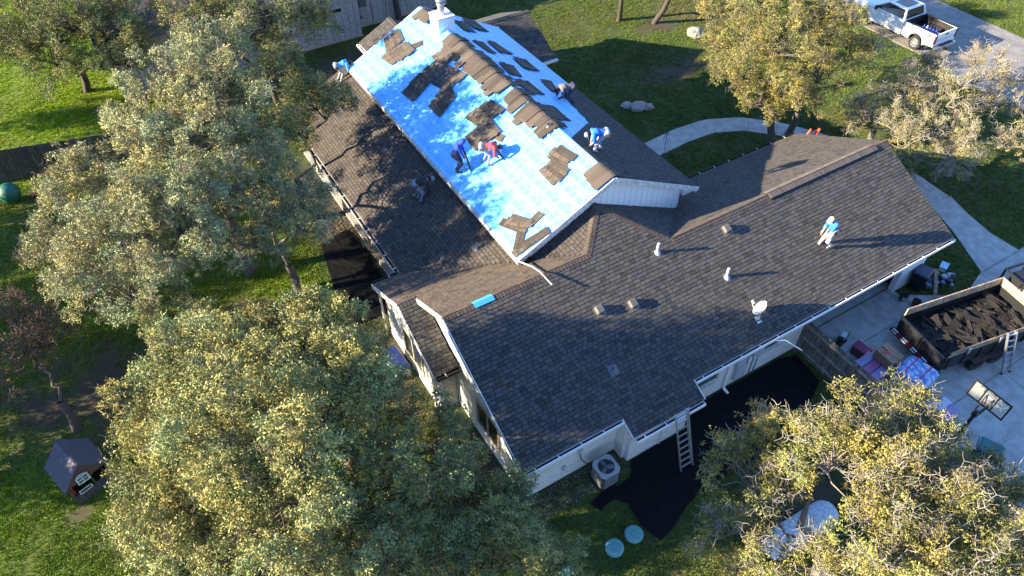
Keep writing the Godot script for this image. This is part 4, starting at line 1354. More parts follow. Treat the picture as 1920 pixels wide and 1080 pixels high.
func wheel(parent: Node, at: Vector3, r: float, w: float, axis: Vector3, rim_mat: Material) -> void:
	var side := axis.normalized()
	var B := Basis(side.cross(Vector3.FORWARD if absf(side.z) < 0.9 else Vector3.RIGHT).normalized(), side, Vector3.ZERO)
	B.z = B.x.cross(B.y)
	var g := G.new()
	g.lathe([[r * 0.58, w * 0.42], [r * 0.66, w * 0.5], [r * 0.9, w * 0.5], [r, w * 0.36], [r, -w * 0.36], [r * 0.9, -w * 0.5], [r * 0.6, -w * 0.5]], Vector3.ZERO, 28, B)
	var node := put("wheel", g, M.rubber, parent, at)
	var k := G.new()
	k.lathe([[r * 0.6, w * 0.44], [r * 0.56, w * 0.36], [r * 0.5, w * 0.2], [0.0, w * 0.2]], Vector3.ZERO, 24, B)
	put("rim", k, M.black, node)
	for i in 8:
		var a := TAU * i / 8.0
		var q := G.new()
		var d := B.x * cos(a) + B.z * sin(a)
		q.box(d * r * 0.33 + side * w * 0.33, Vector3(r * 0.5, w * 0.16, r * 0.13), Basis(d, side, d.cross(side)))
		put("spoke", q, rim_mat, node)
	var h := G.new()
	h.lathe([[0.0, w * 0.46], [r * 0.15, w * 0.44], [r * 0.17, w * 0.25]], Vector3.ZERO, 14, B)
	put("hub", h, rim_mat, node)
	var lip := G.new()
	lip.lathe([[r * 0.62, w * 0.43], [r * 0.58, w * 0.46], [r * 0.54, w * 0.40]], Vector3.ZERO, 24, B)
	put("rim_lip", lip, rim_mat, node)

func build_truck() -> void:
	# local frame: -z is forward, x to the right, origin between the axles on the ground
	var t := thing("pickup_truck", "white pickup truck with open black bed parked on the lane", "pickup truck", Vector3(30.05, 0.016, -9.65), 0)
	var arch := func(zc: float, y0: float) -> Array:
		var r := []
		for k in 9:
			var a := PI * (k / 8.0)
			r.append(Vector2(zc + cos(a) * 0.52, y0 + sin(a) * 0.52))
		return r
	# side outline, z to the right is backwards
	var nose := PackedVector2Array([Vector2(-3.02, 0.62), Vector2(-3.05, 0.95), Vector2(-3.0, 1.15), Vector2(-2.85, 1.26), Vector2(-1.4, 1.36), Vector2(0.92, 1.36), Vector2(0.92, 0.5)])
	var fr: Array = arch.call(-2.03, 0.52)
	nose.append(Vector2(-1.51, 0.5))
	for q in fr: nose.append(q)
	nose.append(Vector2(-2.55, 0.55))
	var g := G.new()
	for s in [-1, 1]:
		g.prism(nose, s * 0.80, s * 1.0, Vector3.ZERO, Vector3.BACK, Vector3.UP, Vector3.RIGHT)
	# bonnet and floor between the flanks
	g.prism(PackedVector2Array([Vector2(-3.0, 0.75), Vector2(-3.0, 1.12), Vector2(-2.85, 1.28), Vector2(-1.4, 1.41), Vector2(-1.4, 0.9), Vector2(0.9, 0.9), Vector2(0.9, 0.6), Vector2(-1.3, 0.6), Vector2(-1.5, 0.75)]), -0.798, 0.798, Vector3.ZERO, Vector3.BACK, Vector3.UP, Vector3.RIGHT)
	var body := put("body", g, M.paint, t)
	var hl := G.new()
	for s in [-1, 1]: hl.box(Vector3(s * 0.78, 1.0, -3.04), Vector3(0.34, 0.2, 0.06))
	put("headlight", hl, M.glass, body)
	# bed sides with wheel arches
	var side := PackedVector2Array([Vector2(0.98, 0.55), Vector2(0.98, 1.38), Vector2(3.2, 1.42), Vector2(3.24, 0.66), Vector2(2.55, 0.6)])
	for q in arch.call(2.03, 0.52): side.append(q)
	for s in [-1, 1]:
		var b := G.new()
		b.prism(side, s * 0.88, s * 1.0, Vector3.ZERO, Vector3.BACK, Vector3.UP, Vector3.RIGHT)
		put("bed_side", b, M.paint, t)
		var cp := G.new()
		cp.box(Vector3(s * 0.93, 1.415, 2.1), Vector3(0.16, 0.03, 2.2), Basis(Vector3.RIGHT, -0.018))
		put("bed_rail", cp, M.black, t)
		var tl := G.new()
		tl.box(Vector3(s * 0.955, 1.08, 3.215), Vector3(0.13, 0.5, 0.1))
		put("tail_light", tl, mat(lin(0.05, 0.008, 0.01), 0.25), t)
		var fl := G.new()
		var pts := []
		for k in 11:
			var a := PI * (k / 10.0)
			pts.append(Vector3(s * 1.0, 0.52 + sin(a) * 0.53, 2.03 + cos(a) * 0.53))
		fl.tube(pts, [0.03, 0.03, 0.03, 0.03, 0.03, 0.03, 0.03, 0.03, 0.03, 0.03, 0.03], 6)
		pts = []
		for k in 11:
			var a := PI * (k / 10.0)
			pts.append(Vector3(s * 1.0, 0.52 + sin(a) * 0.53, -2.03 + cos(a) * 0.53))
		fl.tube(pts, [0.03, 0.03, 0.03, 0.03, 0.03, 0.03, 0.03, 0.03, 0.03, 0.03, 0.03], 6)
		put("arch_lip", fl, M.paint, t)
	var bf := G.new()
	bf.box(Vector3(0, 0.8, 2.1), Vector3(1.74, 0.06, 2.2))
	bf.box(Vector3(0, 1.08, 1.0), Vector3(1.74, 0.56, 0.05))
	for s in [-1, 1]: 
		bf.box(Vector3(s * 0.865, 1.1, 2.1), Vector3(0.03, 0.56, 2.2))
		bf.box(Vector3(s * 0.72, 0.95, 2.03), Vector3(0.24, 0.26, 1.0))
	put("bed_liner", bf, M.black, t)
	var tg := G.new()
	tg.cbox(Vector3(0, 1.06, 3.2), Vector3(1.74, 0.72, 0.1), 0.02)
	var gate := put("tailgate", tg, M.paint, t)
	var hd := G.new()
	hd.box(Vector3(0, 1.28, 3.262), Vector3(0.3, 0.08, 0.02))
	put("handle", hd, M.black, gate)
	var band := G.new()
	band.box(Vector3(0, 1.03, 3.258), Vector3(1.5, 0.13, 0.02))
	put("panel", band, mat(lin(0.5, 0.51, 0.53), 0.4), gate)
	var bp := G.new()
	bp.cbox(Vector3(0, 0.58, 3.36), Vector3(1.9, 0.2, 0.26), 0.04)
	var bump_ := put("bumper", bp, M.steel, t)
	var stp := G.new()
	stp.box(Vector3(0, 0.7, 3.36), Vector3(1.3, 0.03, 0.24))
	put("step_pad", stp, M.black, bump_)
	var hit := G.new()
	hit.box(Vector3(0, 0.46, 3.55), Vector3(0.09, 0.09, 0.4))
	hit.lathe([[0.0, 0.64], [0.035, 0.62], [0.035, 0.5]], Vector3(0, 0, 3.7), 8)
	put("hitch", hit, M.black, t)
	# cab
	var c := G.new()
	var lower := [Vector2(-0.98, -1.5), Vector2(0.98, -1.5), Vector2(0.98, 0.9), Vector2(-0.98, 0.9)]
	c.loft([[lower, 1.34, 1.0], [lower, 1.40, 1.0]])
	c.loft([[[Vector2(-0.76, -0.62), Vector2(0.76, -0.62), Vector2(0.78, 0.72), Vector2(-0.78, 0.72)], 1.90, 1.0], [[Vector2(-0.74, -0.56), Vector2(0.74, -0.56), Vector2(0.75, 0.68), Vector2(-0.75, 0.68)], 1.96, 1.0]])
	for s in [-1, 1]:
		c.tube([Vector3(s * 0.94, 1.40, -1.42), Vector3(s * 0.755, 1.92, -0.6)], [0.05, 0.045], 6)
		c.tube([Vector3(s * 0.95, 1.40, 0.84), Vector3(s * 0.775, 1.92, 0.68)], [0.085, 0.07], 6)
		c.tube([Vector3(s * 0.755, 1.92, -0.6), Vector3(s * 0.775, 1.92, 0.68)], [0.045, 0.045], 6)
	put("cab", c, M.paint, t)
	var sun := G.new()
	sun.box(Vector3(0, 1.965, 0.06), Vector3(1.1, 0.016, 0.92))
	put("roof_glass", sun, M.glass, t)
	for s in [-1, 1]:
		var w := G.new()
		w.quad(Vector3(s * 0.945, 1.40, -1.3), Vector3(s * 0.955, 1.40, 0.82), Vector3(s * 0.785, 1.91, 0.66), Vector3(s * 0.765, 1.91, -0.58))
		put("side_window", w, M.glass, t)
		var d := G.new()
		d.box(Vector3(s * 1.005, 1.12, 0.15), Vector3(0.03, 0.035, 0.2))
		d.box(Vector3(s * 1.005, 1.12, -0.75), Vector3(0.03, 0.035, 0.2))
		put("door_handle", d, M.paint, t)
		var mr := G.new()
		mr.cbox(Vector3(s * 1.14, 1.48, -1.15), Vector3(0.2, 0.24, 0.12), 0.03)
		mr.box(Vector3(s * 1.02, 1.42, -1.12), Vector3(0.12, 0.04, 0.05))
		put("mirror", mr, M.black, t)
		var st := G.new()
		st.box(Vector3(s * 1.0, 0.46, -0.25), Vector3(0.18, 0.06, 2.3))
		put("running_board", st, M.black, t)
	var ws := G.new()
	ws.quad(Vector3(-0.9, 1.41, -1.42), Vector3(0.9, 1.41, -1.42), Vector3(0.74, 1.91, -0.62), Vector3(-0.74, 1.91, -0.62))
	put("windscreen", ws, M.glass, t)
	var rw := G.new()
	rw.quad(Vector3(-0.9, 1.40, 0.86), Vector3(0.9, 1.40, 0.86), Vector3(0.74, 1.9, 0.72), Vector3(-0.74, 1.9, 0.72))
	put("rear_window", rw, M.glass, t)
	var em := G.new()
	em.box(Vector3(-1.003, 1.24, 2.75), Vector3(0.012, 0.07, 0.42), Basis(Vector3.RIGHT, 0.1))
	em.box(Vector3(-1.003, 1.2, 2.85), Vector3(0.012, 0.05, 0.2), Basis(Vector3.RIGHT, -0.4))
	put("side_emblem", em, M.black, t)
	var ud := G.new()
	ud.box(Vector3(0, 0.5, 0), Vector3(1.5, 0.24, 5.6))
	put("chassis", ud, M.black, t)
	for z in [-2.03, 2.03]:
		for s in [-1, 1]: wheel(t, Vector3(s * 0.86, 0.41, z), 0.41, 0.28, Vector3(s, 0, 0), M.alu)
	# crate of bottles in the bed
	var k := thing("bottle_crate", "crate with a row of blue bottles in the pickup bed", "crate", Vector3(29.8, 0.86, -7.4), 3)
	var cb := G.new()
	cb.box(Vector3(0, 0.02, 0), Vector3(0.4, 0.04, 1.1))
	for s in [-1, 1]:
		cb.box(Vector3(s * 0.2, 0.16, 0), Vector3(0.02, 0.3, 1.1))
		cb.box(Vector3(0, 0.16, s * 0.55), Vector3(0.38, 0.3, 0.02))
	put("crate_frame", cb, mat(lin(0.6, 0.62, 0.65), 0.5), k)
	for i in 5:
		var bo := G.new()
		bo.lathe([[0.0, 0.5], [0.035, 0.5], [0.035, 0.42], [0.085, 0.34], [0.085, 0.04], [0.0, 0.04]], Vector3(0.02, 0, -0.42 + i * 0.21), 10)
		put("bottle", bo, mat(lin(0.03, 0.06, 0.45) if i != 1 else lin(0.5, 0.55, 0.6), 0.3), k)

func build_trailer() -> void:
	# local x runs along the trailer, -x is the tailgate end
	var t := thing("dump_trailer", "black dump trailer with pale board sides, loaded with torn shingles", "trailer", Vector3(10.98, 0.012, 9.0), -10.4)
	var L := 4.85
	var Wd := 2.42
	var bed := G.new()
	bed.box(Vector3(0, 0.72, 0), Vector3(L, 0.1, Wd - 0.1))
	put("bed_floor", bed, M.black, t)
	for s in [-1, 1]:
		var g := G.new()
		g.box(Vector3(0, 1.06, s * (Wd * 0.5 - 0.06)), Vector3(L, 0.64, 0.05))
		put("side_panel", g, M.black, t)
		for i in 7:
			var r := G.new()
			r.box(Vector3(-L * 0.5 + 0.2 + i * 0.74, 1.06, s * (Wd * 0.5 - 0.012)), Vector3(0.08, 0.62, 0.05))
			put("stake_rib", r, M.black, t)
		for k in 2:
			var b := G.new()
			b.box(Vector3(0.02 + (0.0 if s < 0 else 0.03), 1.475 + k * 0.193 * (1.0 if s < 0 else 0.7), s * (Wd * 0.5 - 0.07)), Vector3(L - 0.06, 0.186 if s < 0 else 0.13, 0.042))
			put("side_board", b, M.plank if s < 0 else M.wood, t)
		for i in 3:
			var q := G.new()
			q.box(Vector3(-1.5 + i * 1.5, 1.5, s * (Wd * 0.5 + 0.0)), Vector3(0.1, 0.3, 0.05))
			put("bracket", q, M.alu if s > 0 else M.black, t)
	var hd := G.new()
	hd.box(Vector3(L * 0.5 - 0.04, 1.06, 0), Vector3(0.06, 0.62, Wd - 0.18))
	put("head_panel", hd, M.black, t)
	for k in 2:
		var b := G.new()
		b.box(Vector3(L * 0.5 - 0.045, 1.475 + k * 0.193, 0), Vector3(0.046, 0.186, Wd - 0.2))
		put("head_board", b, M.plank, t)
	# tailgate: two barn doors
	for s in [-1, 1]:
		var g := G.new()
		g.box(Vector3(-L * 0.5 - 0.03, 1.06, s * 0.56), Vector3(0.05, 0.62, 1.08))
		var dr := put("tail_door", g, M.black, t)
		var fr := G.new()
		for y in [0.78, 1.34]: fr.box(Vector3(-L * 0.5 - 0.075, y, s * 0.56), Vector3(0.05, 0.07, 1.06))
		for z in [0.06, 0.56, 1.06]: fr.box(Vector3(-L * 0.5 - 0.075, 1.06, s * z), Vector3(0.048, 0.48, 0.07))
		put("door_frame", fr, M.black, dr)
	var bp := G.new()
	bp.box(Vector3(-L * 0.5 - 0.12, 0.6, 0), Vector3(0.2, 0.16, Wd + 0.06))
	var bm := put("rear_beam", bp, M.black, t)
	for i in 9:
		var q := G.new()
		q.box(Vector3(-L * 0.5 - 0.225, 0.62, -Wd * 0.5 + 0.18 + i * 0.26), Vector3(0.012, 0.06, 0.25))
		q.box(Vector3(-L * 0.5 - 0.15, 0.685, -Wd * 0.5 + 0.18 + i * 0.26), Vector3(0.06, 0.012, 0.25))
		put("reflector", q, mat(lin(0.75, 0.75, 0.74), 0.3) if i % 2 == 0 else mat(lin(0.35, 0.02, 0.02), 0.35), bm)
	var ch := G.new()
	for s in [-1, 1]: ch.box(Vector3(0, 0.58, s * 0.7), Vector3(L, 0.16, 0.08))
	put("chassis", ch, M.black, t)
	var tn := G.new()
	for s in [-1, 1]: tn.tube([Vector3(L * 0.5 - 0.2, 0.56, s * 0.7), Vector3(L * 0.5 + 1.3, 0.56, 0.0)], [0.06, 0.06], 6)
	put("tongue", tn, M.black, t)
	var jack := G.new()
	jack.tube([Vector3(L * 0.5 + 1.0, 0.02, 0.0), Vector3(L * 0.5 + 1.0, 1.0, 0.0)], [0.05, 0.05], 8)
	jack.box(Vector3(L * 0.5 + 0.45, 0.8, 0), Vector3(0.5, 0.36, 0.7))
	put("jack_and_pump_box", jack, M.black, t)
	for s in [-1, 1]:
		for x in [-0.55, 0.42]: wheel(t, Vector3(x, 0.37, s * (Wd * 0.5 - 0.02)), 0.37, 0.24, Vector3(0, 0, s), M.black)
		var f := G.new()
		f.box(Vector3(-0.07, 0.79, s * (Wd * 0.5 + 0.06)), Vector3(2.0, 0.03, 0.3))
		put("fender", f, M.black, t)
	wheel(t, Vector3(2.15, 0.72, Wd * 0.5 + 0.14), 0.38, 0.24, Vector3(0.0, 0.35, 1), M.alu)
	# load
	rng.seed = 88
	var hp := G.new()
	var n := 22
	var hgt := func(i: int, j: int) -> Vector3:
		var x := (i / float(n) - 0.5) * (L - 0.16)
		var z := (j / float(n) - 0.5) * (Wd - 0.24)
		return Vector3(x, 0.80 + 0.16 * lawn_noise.get_noise_2d(x * 60.0, z * 60.0) + 0.16 * smoothstep(-0.5, 2.0, x), z)
	for i in n:
		for j in n:
			var v := rng.randf_range(0.6, 1.4)
			hp.col = Color(0.028 * v, 0.024 * v, 0.022 * v)
			hp.quad(hgt.call(i, j), hgt.call(i + 1, j), hgt.call(i + 1, j + 1), hgt.call(i, j + 1), Vector3(0, -9, 0), true)
	var heap := put("torn_shingle_heap", hp, M.strip)
	heap.transform = t.transform
	tag(heap, "dark heap of torn shingle scraps filling the dump trailer", "debris", "", "stuff")
	for i in 60:
		var o := MeshInstance3D.new()
		o.mesh = strip_mesh[rng.randi() % 3]
		o.material_override = torn
		o.name = numbered("torn_shingle")
		add_child(o)
		var x := rng.randf_range(-2.0, 2.0)
		var z := rng.randf_range(-0.85, 0.85)
		var y := 0.86 + 0.16 * smoothstep(-0.5, 2.0, x) + i * 0.002
		o.transform = t.transform * Transform3D(Basis.from_euler(Vector3(rng.randf_range(-0.2, 0.2), rng.randf() * TAU, rng.randf_range(-0.15, 0.15))).scaled(Vector3(rng.randf_range(0.22, 0.8), 1, rng.randf_range(0.5, 1.2))), Vector3(x, y, z))
		tag(o, "torn shingle lying on the load of the dump trailer", "shingle", "torn shingles in the trailer")
	ladder("folded aluminium ladder standing against the side of the dump trailer", Vector3(11.15, 0.03, 10.92), Vector3(10.78, 2.1, 10.38), Vector3(0.36, 0, 0.1), 7, M.alu, "folding_ladder")

var torn: StandardMaterial3D

func build_pallets() -> void:
	rng.seed = 23
	var wraps := [mat(lin(0.34, 0.10, 0.20), 0.35), mat(lin(0.25, 0.19, 0.34), 0.35), mat(lin(0.46, 0.43, 0.50), 0.35)]
	var spots := [[Vector3(6.55, 0, 8.2), 5, "pallet nearest the fence", [1, 1, 0]], [Vector3(7.0, 0, 10.75), 7, "purple pallet nearest the basketball hoop", [1, 2, 1]]]
	for sp in spots:
		var p := thing("pallet", "wooden pallet under shingle bundles, %s" % sp[2], "pallet", sp[0], 4, "pallets of new shingles")
		for i in 3:
			var g := G.new()
			g.box(Vector3(-0.45 + i * 0.45, 0.065, 0), Vector3(0.09, 0.09, 1.15))
			put("stringer", g, M.wood, p)
		for i in 6:
			var g := G.new()
			g.box(Vector3(0, 0.12, -0.5 + i * 0.2), Vector3(1.1, 0.02, 0.12))
			put("deck_board", g, M.wood, p)
		for L in sp[1]:
			for k in 3:
				var g := G.new()
				g.cbox(Vector3.ZERO, Vector3(0.98, 0.085, 0.335), 0.015)
				var o := put("shingle_pack", g, wraps[sp[3][(k + L) % 3]])
				o.transform = Transform3D(Basis(Vector3.UP, deg_to_rad(4.0 + rng.randf_range(-2, 2))), sp[0] + Vector3(rng.randf_range(-0.03, 0.03), 0.175 + L * 0.088, -0.36 + k * 0.36))
				tag(o, "%s wrapped shingle pack, layer %s from the ground, %s" % [["far", "middle", "near"][k], ["one", "two", "three", "four", "five", "six", "seven"][L], sp[2]], "shingle pack", "packs of new shingles on pallets")
	# stack wrapped in a pale blue sheet
	var w := thing("wrapped_stack", "stack wrapped in pale blue plastic with pink straps behind the trailer", "wrapped stack", Vector3(7.55, 0.012, 9.35), 8)
	var g := G.new()
	g.cbox(Vector3(0, 0.47, 0), Vector3(1.15, 0.93, 1.2), 0.12)
	put("plastic_cover", g, mat(lin(0.42, 0.55, 0.72), 0.3, {"nrm": M.concrete.normal_texture, "nscale": 0.8, "tex": noise_tex(61, 0.01, Color(0.5, 0.62, 0.8), Color(1, 1, 1), 256, 4, 2.4), "tile": 0.9}), w)
	for z in [-0.3, 0.25]:
		var s := G.new()
		s.box(Vector3(0, 0.945, z), Vector3(1.0, 0.012, 0.05))
		for q in [-1, 1]: s.box(Vector3(q * 0.582, 0.42, z), Vector3(0.012, 0.8, 0.05))
		put("strap", s, mat(lin(0.35, 0.02, 0.13), 0.4), w)
	var cb := thing("cardboard_box", "brown cardboard box with open flaps and red marking on the shingle stack", "box", Vector3(7.15, 0.63, 8.3), -2)
	g = G.new()
	g.box(Vector3(0, 0.2, 0), Vector3(0.62, 0.4, 0.8))
	put("carton", g, M.card, cb)
	for s in [-1, 1]:
		var fl := G.new()
		fl.box(Vector3(s * 0.17, 0.415 + 0.012 * (s + 1), 0), Vector3(0.3, 0.012, 0.78), Basis(Vector3.BACK, 0.05 * s))
		put("flap", fl, M.card, cb)
	var mk := G.new()
	mk.box(Vector3(-0.1, 0.428, -0.1), Vector3(0.22, 0.012, 0.12))
	put("printed_mark", mk, mat(lin(0.5, 0.03, 0.02), 0.6), cb)
	var rib := thing("warning_tape", "pink warning tape pulled over the shingle stack and box", "tape", Vector3.ZERO)
	g = G.new()
	g.tube([Vector3(6.35, 0.62, 7.75), Vector3(6.9, 0.98, 7.75), Vector3(7.25, 1.08, 7.95), Vector3(7.1, 1.02, 8.7), Vector3(6.95, 0.68, 9.0)], [0.02, 0.022, 0.025, 0.022, 0.02], 4)
	put("tape", g, mat(lin(0.6, 0.16, 0.2), 0.4), rib)
	# red cool box and a small compressor
	var co := thing("cool_box", "dark red cool box beside the board fence", "cool box", Vector3(7.05, 0.012, 7.35), 6)
	g = G.new(); g.cbox(Vector3(0, 0.2, 0), Vector3(0.42, 0.38, 0.62), 0.04)
	put("tub", g, mat(lin(0.10, 0.03, 0.04), 0.5), co)
	g = G.new(); g.cbox(Vector3(0, 0.42, 0), Vector3(0.45, 0.08, 0.65), 0.03)
	put("lid", g, mat(lin(0.20, 0.015, 0.05), 0.4), co)
	var ac := thing("air_compressor", "small black and white air compressor next to the fence end", "compressor", Vector3(6.85, 0.012, 6.55), 20)
	g = G.new()
	g.tube([Vector3(-0.3, 0.2, 0), Vector3(-0.26, 0.2, 0), Vector3(0.26, 0.2, 0), Vector3(0.3, 0.2, 0)], [0.06, 0.13, 0.13, 0.06], 14)
	put("tank", g, M.black, ac)
	g = G.new(); g.cbox(Vector3(0.05, 0.44, 0), Vector3(0.3, 0.24, 0.24), 0.04)
	put("motor_cover", g, mat(lin(0.55, 0.55, 0.55), 0.4), ac)
	g = G.new(); g.cbox(Vector3(-0.18, 0.42, 0), Vector3(0.16, 0.2, 0.2), 0.03)
	put("pump_head", g, M.black, ac)
	g = G.new()
	g.tube([Vector3(-0.25, 0.3, 0.14), Vector3(-0.25, 0.65, 0.14), Vector3(0.25, 0.65, 0.14), Vector3(0.25, 0.3, 0.14)], [0.014, 0.014, 0.014, 0.014], 6)
	put("handle", g, M.black, ac)
	for s in [-1, 1]:
		var f := G.new()
		f.lathe([[0.0, 0.025], [0.08, 0.025], [0.08, -0.025], [0.0, -0.025]], Vector3(0.2, 0.08, 0.15 * s), 12, Basis(Vector3.RIGHT, PI / 2))
		put("wheel", f, M.rubber, ac)
	g = G.new(); g.box(Vector3(-0.22, 0.04, 0), Vector3(0.05, 0.09, 0.2))
	put("foot", g, M.rubber, ac)

func board_fence(label: String, a: Vector2, b: Vector2, h: float, rails_side: float, m: Material, bw := 0.14) -> void:
	var d := (b - a).normalized()
	var L := a.distance_to(b)
	var t := thing("board_fence", label, "fence", Vector3(a.x, 0, a.y), -rad_to_deg(atan2(d.y, d.x)))
	rng.seed = int(absf(a.x) * 100)
	var n := int(L / bw)
	var variants := []
	for k in 5:
		var g := G.new()
		g.box(Vector3(0, h * 0.5 + (k - 2) * 0.008, 0), Vector3(bw - 0.01, h, 0.018))
		variants.append(g.mesh())
	var tones := []
	for k in 4:
		var q := m.duplicate()
		q.albedo_color = m.albedo_color * [0.85, 1.0, 1.12, 0.94][k]
		tones.append(q)
	var railm := m.duplicate()
	railm.albedo_color = m.albedo_color * 1.35
	for i in n:
		put("board", variants[rng.randi() % 5], tones[rng.randi() % 4], t, Vector3((i + 0.5) * bw, 0, rng.randf_range(-0.004, 0.004)))
	for y in [h * 0.16, h * 0.52, h * 0.88]:
		var g := G.new()
		g.box(Vector3(L * 0.5, y, rails_side * 0.045), Vector3(L, 0.09, 0.06))
		put("rail", g, railm, t)
	var x := 0.05
	while x <= L:
		var g := G.new()
		g.box(Vector3(x, h * 0.5, rails_side * 0.105), Vector3(0.09, h + 0.02, 0.09))
		put("post", g, tones[1], t)
		x += 2.4

func bin(called: String, label: String, at: Vector3, yaw: float, m: Material, lidm: Material) -> void:
	var t := thing(called, label, "bin", at, yaw, "wheeled bins")
	var g := G.new()
	var sq := [Vector2(-0.29, -0.34), Vector2(0.29, -0.34), Vector2(0.29, 0.34), Vector2(-0.29, 0.34)]
	g.loft([[sq, 0.06, 0.82], [sq, 0.96, 1.0]])
	put("tub", g, m, t)
	g = G.new()
	g.cbox(Vector3(0, 1.01, 0.02), Vector3(0.64, 0.09, 0.78), 0.05)
	put("lid", g, lidm, t)
	g = G.new()
	g.tube([Vector3(-0.26, 0.97, -0.42), Vector3(0.26, 0.97, -0.42)], [0.02, 0.02], 6)
	put("handle", g, m, t)
	for s in [-1, 1]:
		var w := G.new()
		w.lathe([[0.0, 0.03], [0.12, 0.03], [0.12, -0.03], [0.0, -0.03]], Vector3(s * 0.27, 0.12, -0.28), 14, Basis(Vector3.BACK, PI / 2))
		put("wheel", w, M.rubber, t)

func build_site() -> void:
	torn = mat(Color(0.50, 0.50, 0.52), 0.95, {"vc": true, "tex": M.strip.albedo_texture, "tile": 0.55})
	# air conditioner
	var ac := thing("air_conditioner", "square grey air conditioner unit on the gravel by the white wall", "air conditioner", Vector3(-4.78, 0.0, 6.53), 0)
	var g := G.new()
	g.box(Vector3(0, 0.03, 0), Vector3(0.76, 0.08, 0.76))
	put("pad", g, M.black, ac)
	g = G.new()
	g.cbox(Vector3(0, 0.44, 0), Vector3(0.7, 0.72, 0.7), 0.08)
	put("coil", g, mat(lin(0.05, 0.05, 0.05), 0.6), ac)
	for i in 11:
		var q := G.new()
		for s in [-1, 1]:
			q.box(Vector3(s * 0.362, 0.12 + i * 0.062, 0), Vector3(0.014, 0.03, 0.56))
			q.box(Vector3(0, 0.12 + i * 0.062, s * 0.362), Vector3(0.56, 0.03, 0.014))
		put("louvre", q, mat(lin(0.18, 0.18, 0.17), 0.5), ac)
	g = G.new()
	var ring := []
	var sq := []
	for k in 32:
		var a := TAU * k / 32.0
		var d := Vector2(cos(a), sin(a))
		ring.append(d * 0.29)
		var m_: float = 1.0 / maxf(absf(d.x), absf(d.y))
		sq.append(d * minf(m_ * 0.385, 0.47))
	for k in 32:
		var k2 := (k + 1) % 32
		var i0 := Vector3(ring[k].x, 0.85, ring[k].y)
		var i1 := Vector3(ring[k2].x, 0.85, ring[k2].y)
		var o0 := Vector3(sq[k].x, 0.86, sq[k].y)
		var o1 := Vector3(sq[k2].x, 0.86, sq[k2].y)
		g.quad(i0, i1, o1, o0, Vector3.ZERO, true)
		g.quad(o0, o1, o1 - Vector3(0, 0.07, 0), o0 - Vector3(0, 0.07, 0), Vector3(0, 0.8, 0), true)
		g.quad(i0, i1, i1 - Vector3(0, 0.07, 0), i0 - Vector3(0, 0.07, 0), Vector3(0, 0.8, 0), false)
	put("top_panel", g, mat(lin(0.36, 0.37, 0.38), 0.45), ac)
	g = G.new()
	for k in 3:
		var a := k * TAU / 3.0 + 0.5
		g.box(Vector3(cos(a) * 0.14, 0.815, sin(a) * 0.14), Vector3(0.26, 0.01, 0.14), Basis(Vector3.UP, -a) * Basis(Vector3.RIGHT, 0.3))
	g.lathe([[0.0, 0.84], [0.07, 0.84], [0.07, 0.74]], Vector3.ZERO, 12)
	put("fan", g, mat(lin(0.2, 0.2, 0.21), 0.4), ac)
	g = G.new()
	for r in [0.07, 0.14, 0.21, 0.28]:
		var pts := []
		var rr := []
		for k in 25:
			pts.append(Vector3(cos(TAU * k / 24.0) * r, 0.87 + (0.28 - r) * 0.08, sin(TAU * k / 24.0) * r)); rr.append(0.004)
		g.tube(pts, rr, 4, false)
	for k in 4:
		var a := k * TAU / 4.0 + 0.4
		g.tube([Vector3(cos(a) * 0.29, 0.87, sin(a) * 0.29), Vector3(0, 0.893, 0)], [0.006, 0.006], 4)
	put("grille", g, M.black, ac)
	g = G.new()
	g.tube([Vector3(-0.57, 1.2, -0.72), Vector3(-0.6, 0.95, -0.66), Vector3(-0.5, 0.72, -0.6), Vector3(-0.36, 0.68, -0.36)], [0.02, 0.02, 0.02, 0.02], 6)
	put("whip_conduit", g, M.black, ac)
	ladder("aluminium extension ladder leaning on the front eave from the black tarp", Vector3(-2.1, 0.05, 7.72), Vector3(-2.22, 2.62, 6.98), Vector3(0.52, 0, 0.0), 9, M.alu)
	ladder("orange fibreglass ladder whose top shows above the far eave", Vector3(13.42, 0.0, -2.95), Vector3(13.42, 2.92, -1.96), Vector3(0.42, 0, 0.2), 10, mat(lin(0.6, 0.10, 0.03), 0.5))
	# satellite dish
	var p := hF(2.55, 5.45)
	var sd := thing("satellite_dish", "white satellite dish on the front roof slope near the eave", "satellite dish", p + Vector3(0, 0.02, 0), 0)
	g = G.new()
	g.tube([Vector3(0, 0, 0), Vector3(0.0, 0.26, 0.0), Vector3(0.05, 0.42, -0.06)], [0.03, 0.03, 0.03], 8)
	g.box(Vector3(0, 0.0, 0), Vector3(0.2, 0.02, 0.26), Basis(Vector3.RIGHT, atan(S)))
	put("mast", g, M.white, sd)
	var look := Vector3(-0.52, 0.62, -0.58).normalized()
	var bx := look.cross(Vector3.UP).normalized()
	var db := Basis(bx, look, bx.cross(look))
	g = G.new()
	g.lathe([[0.0, 0.0], [0.12, 0.012], [0.22, 0.04], [0.30, 0.08], [0.31, 0.075], [0.22, 0.02], [0.1, -0.015], [0.0, -0.02]], Vector3(0.08, 0.46, -0.08), 28, db)
	put("reflector", g, M.white, sd)
	g = G.new()
	var lowp := Vector3(0.08, 0.46, -0.08) - db.z * 0.28
	if (Vector3(0.08, 0.46, -0.08) + db.z * 0.28).y < lowp.y: lowp = Vector3(0.08, 0.46, -0.08) + db.z * 0.28
	var horn := Vector3(0.08, 0.46, -0.08) + look * 0.5
	g.tube([lowp, horn], [0.018, 0.016], 6)
	put("feed_arm", g, M.white, sd)
	g = G.new()
	g.tube([horn - look * 0.02, horn - look * 0.14], [0.05, 0.035], 8)
	put("receiver", g, mat(lin(0.55, 0.55, 0.57), 0.5), sd)
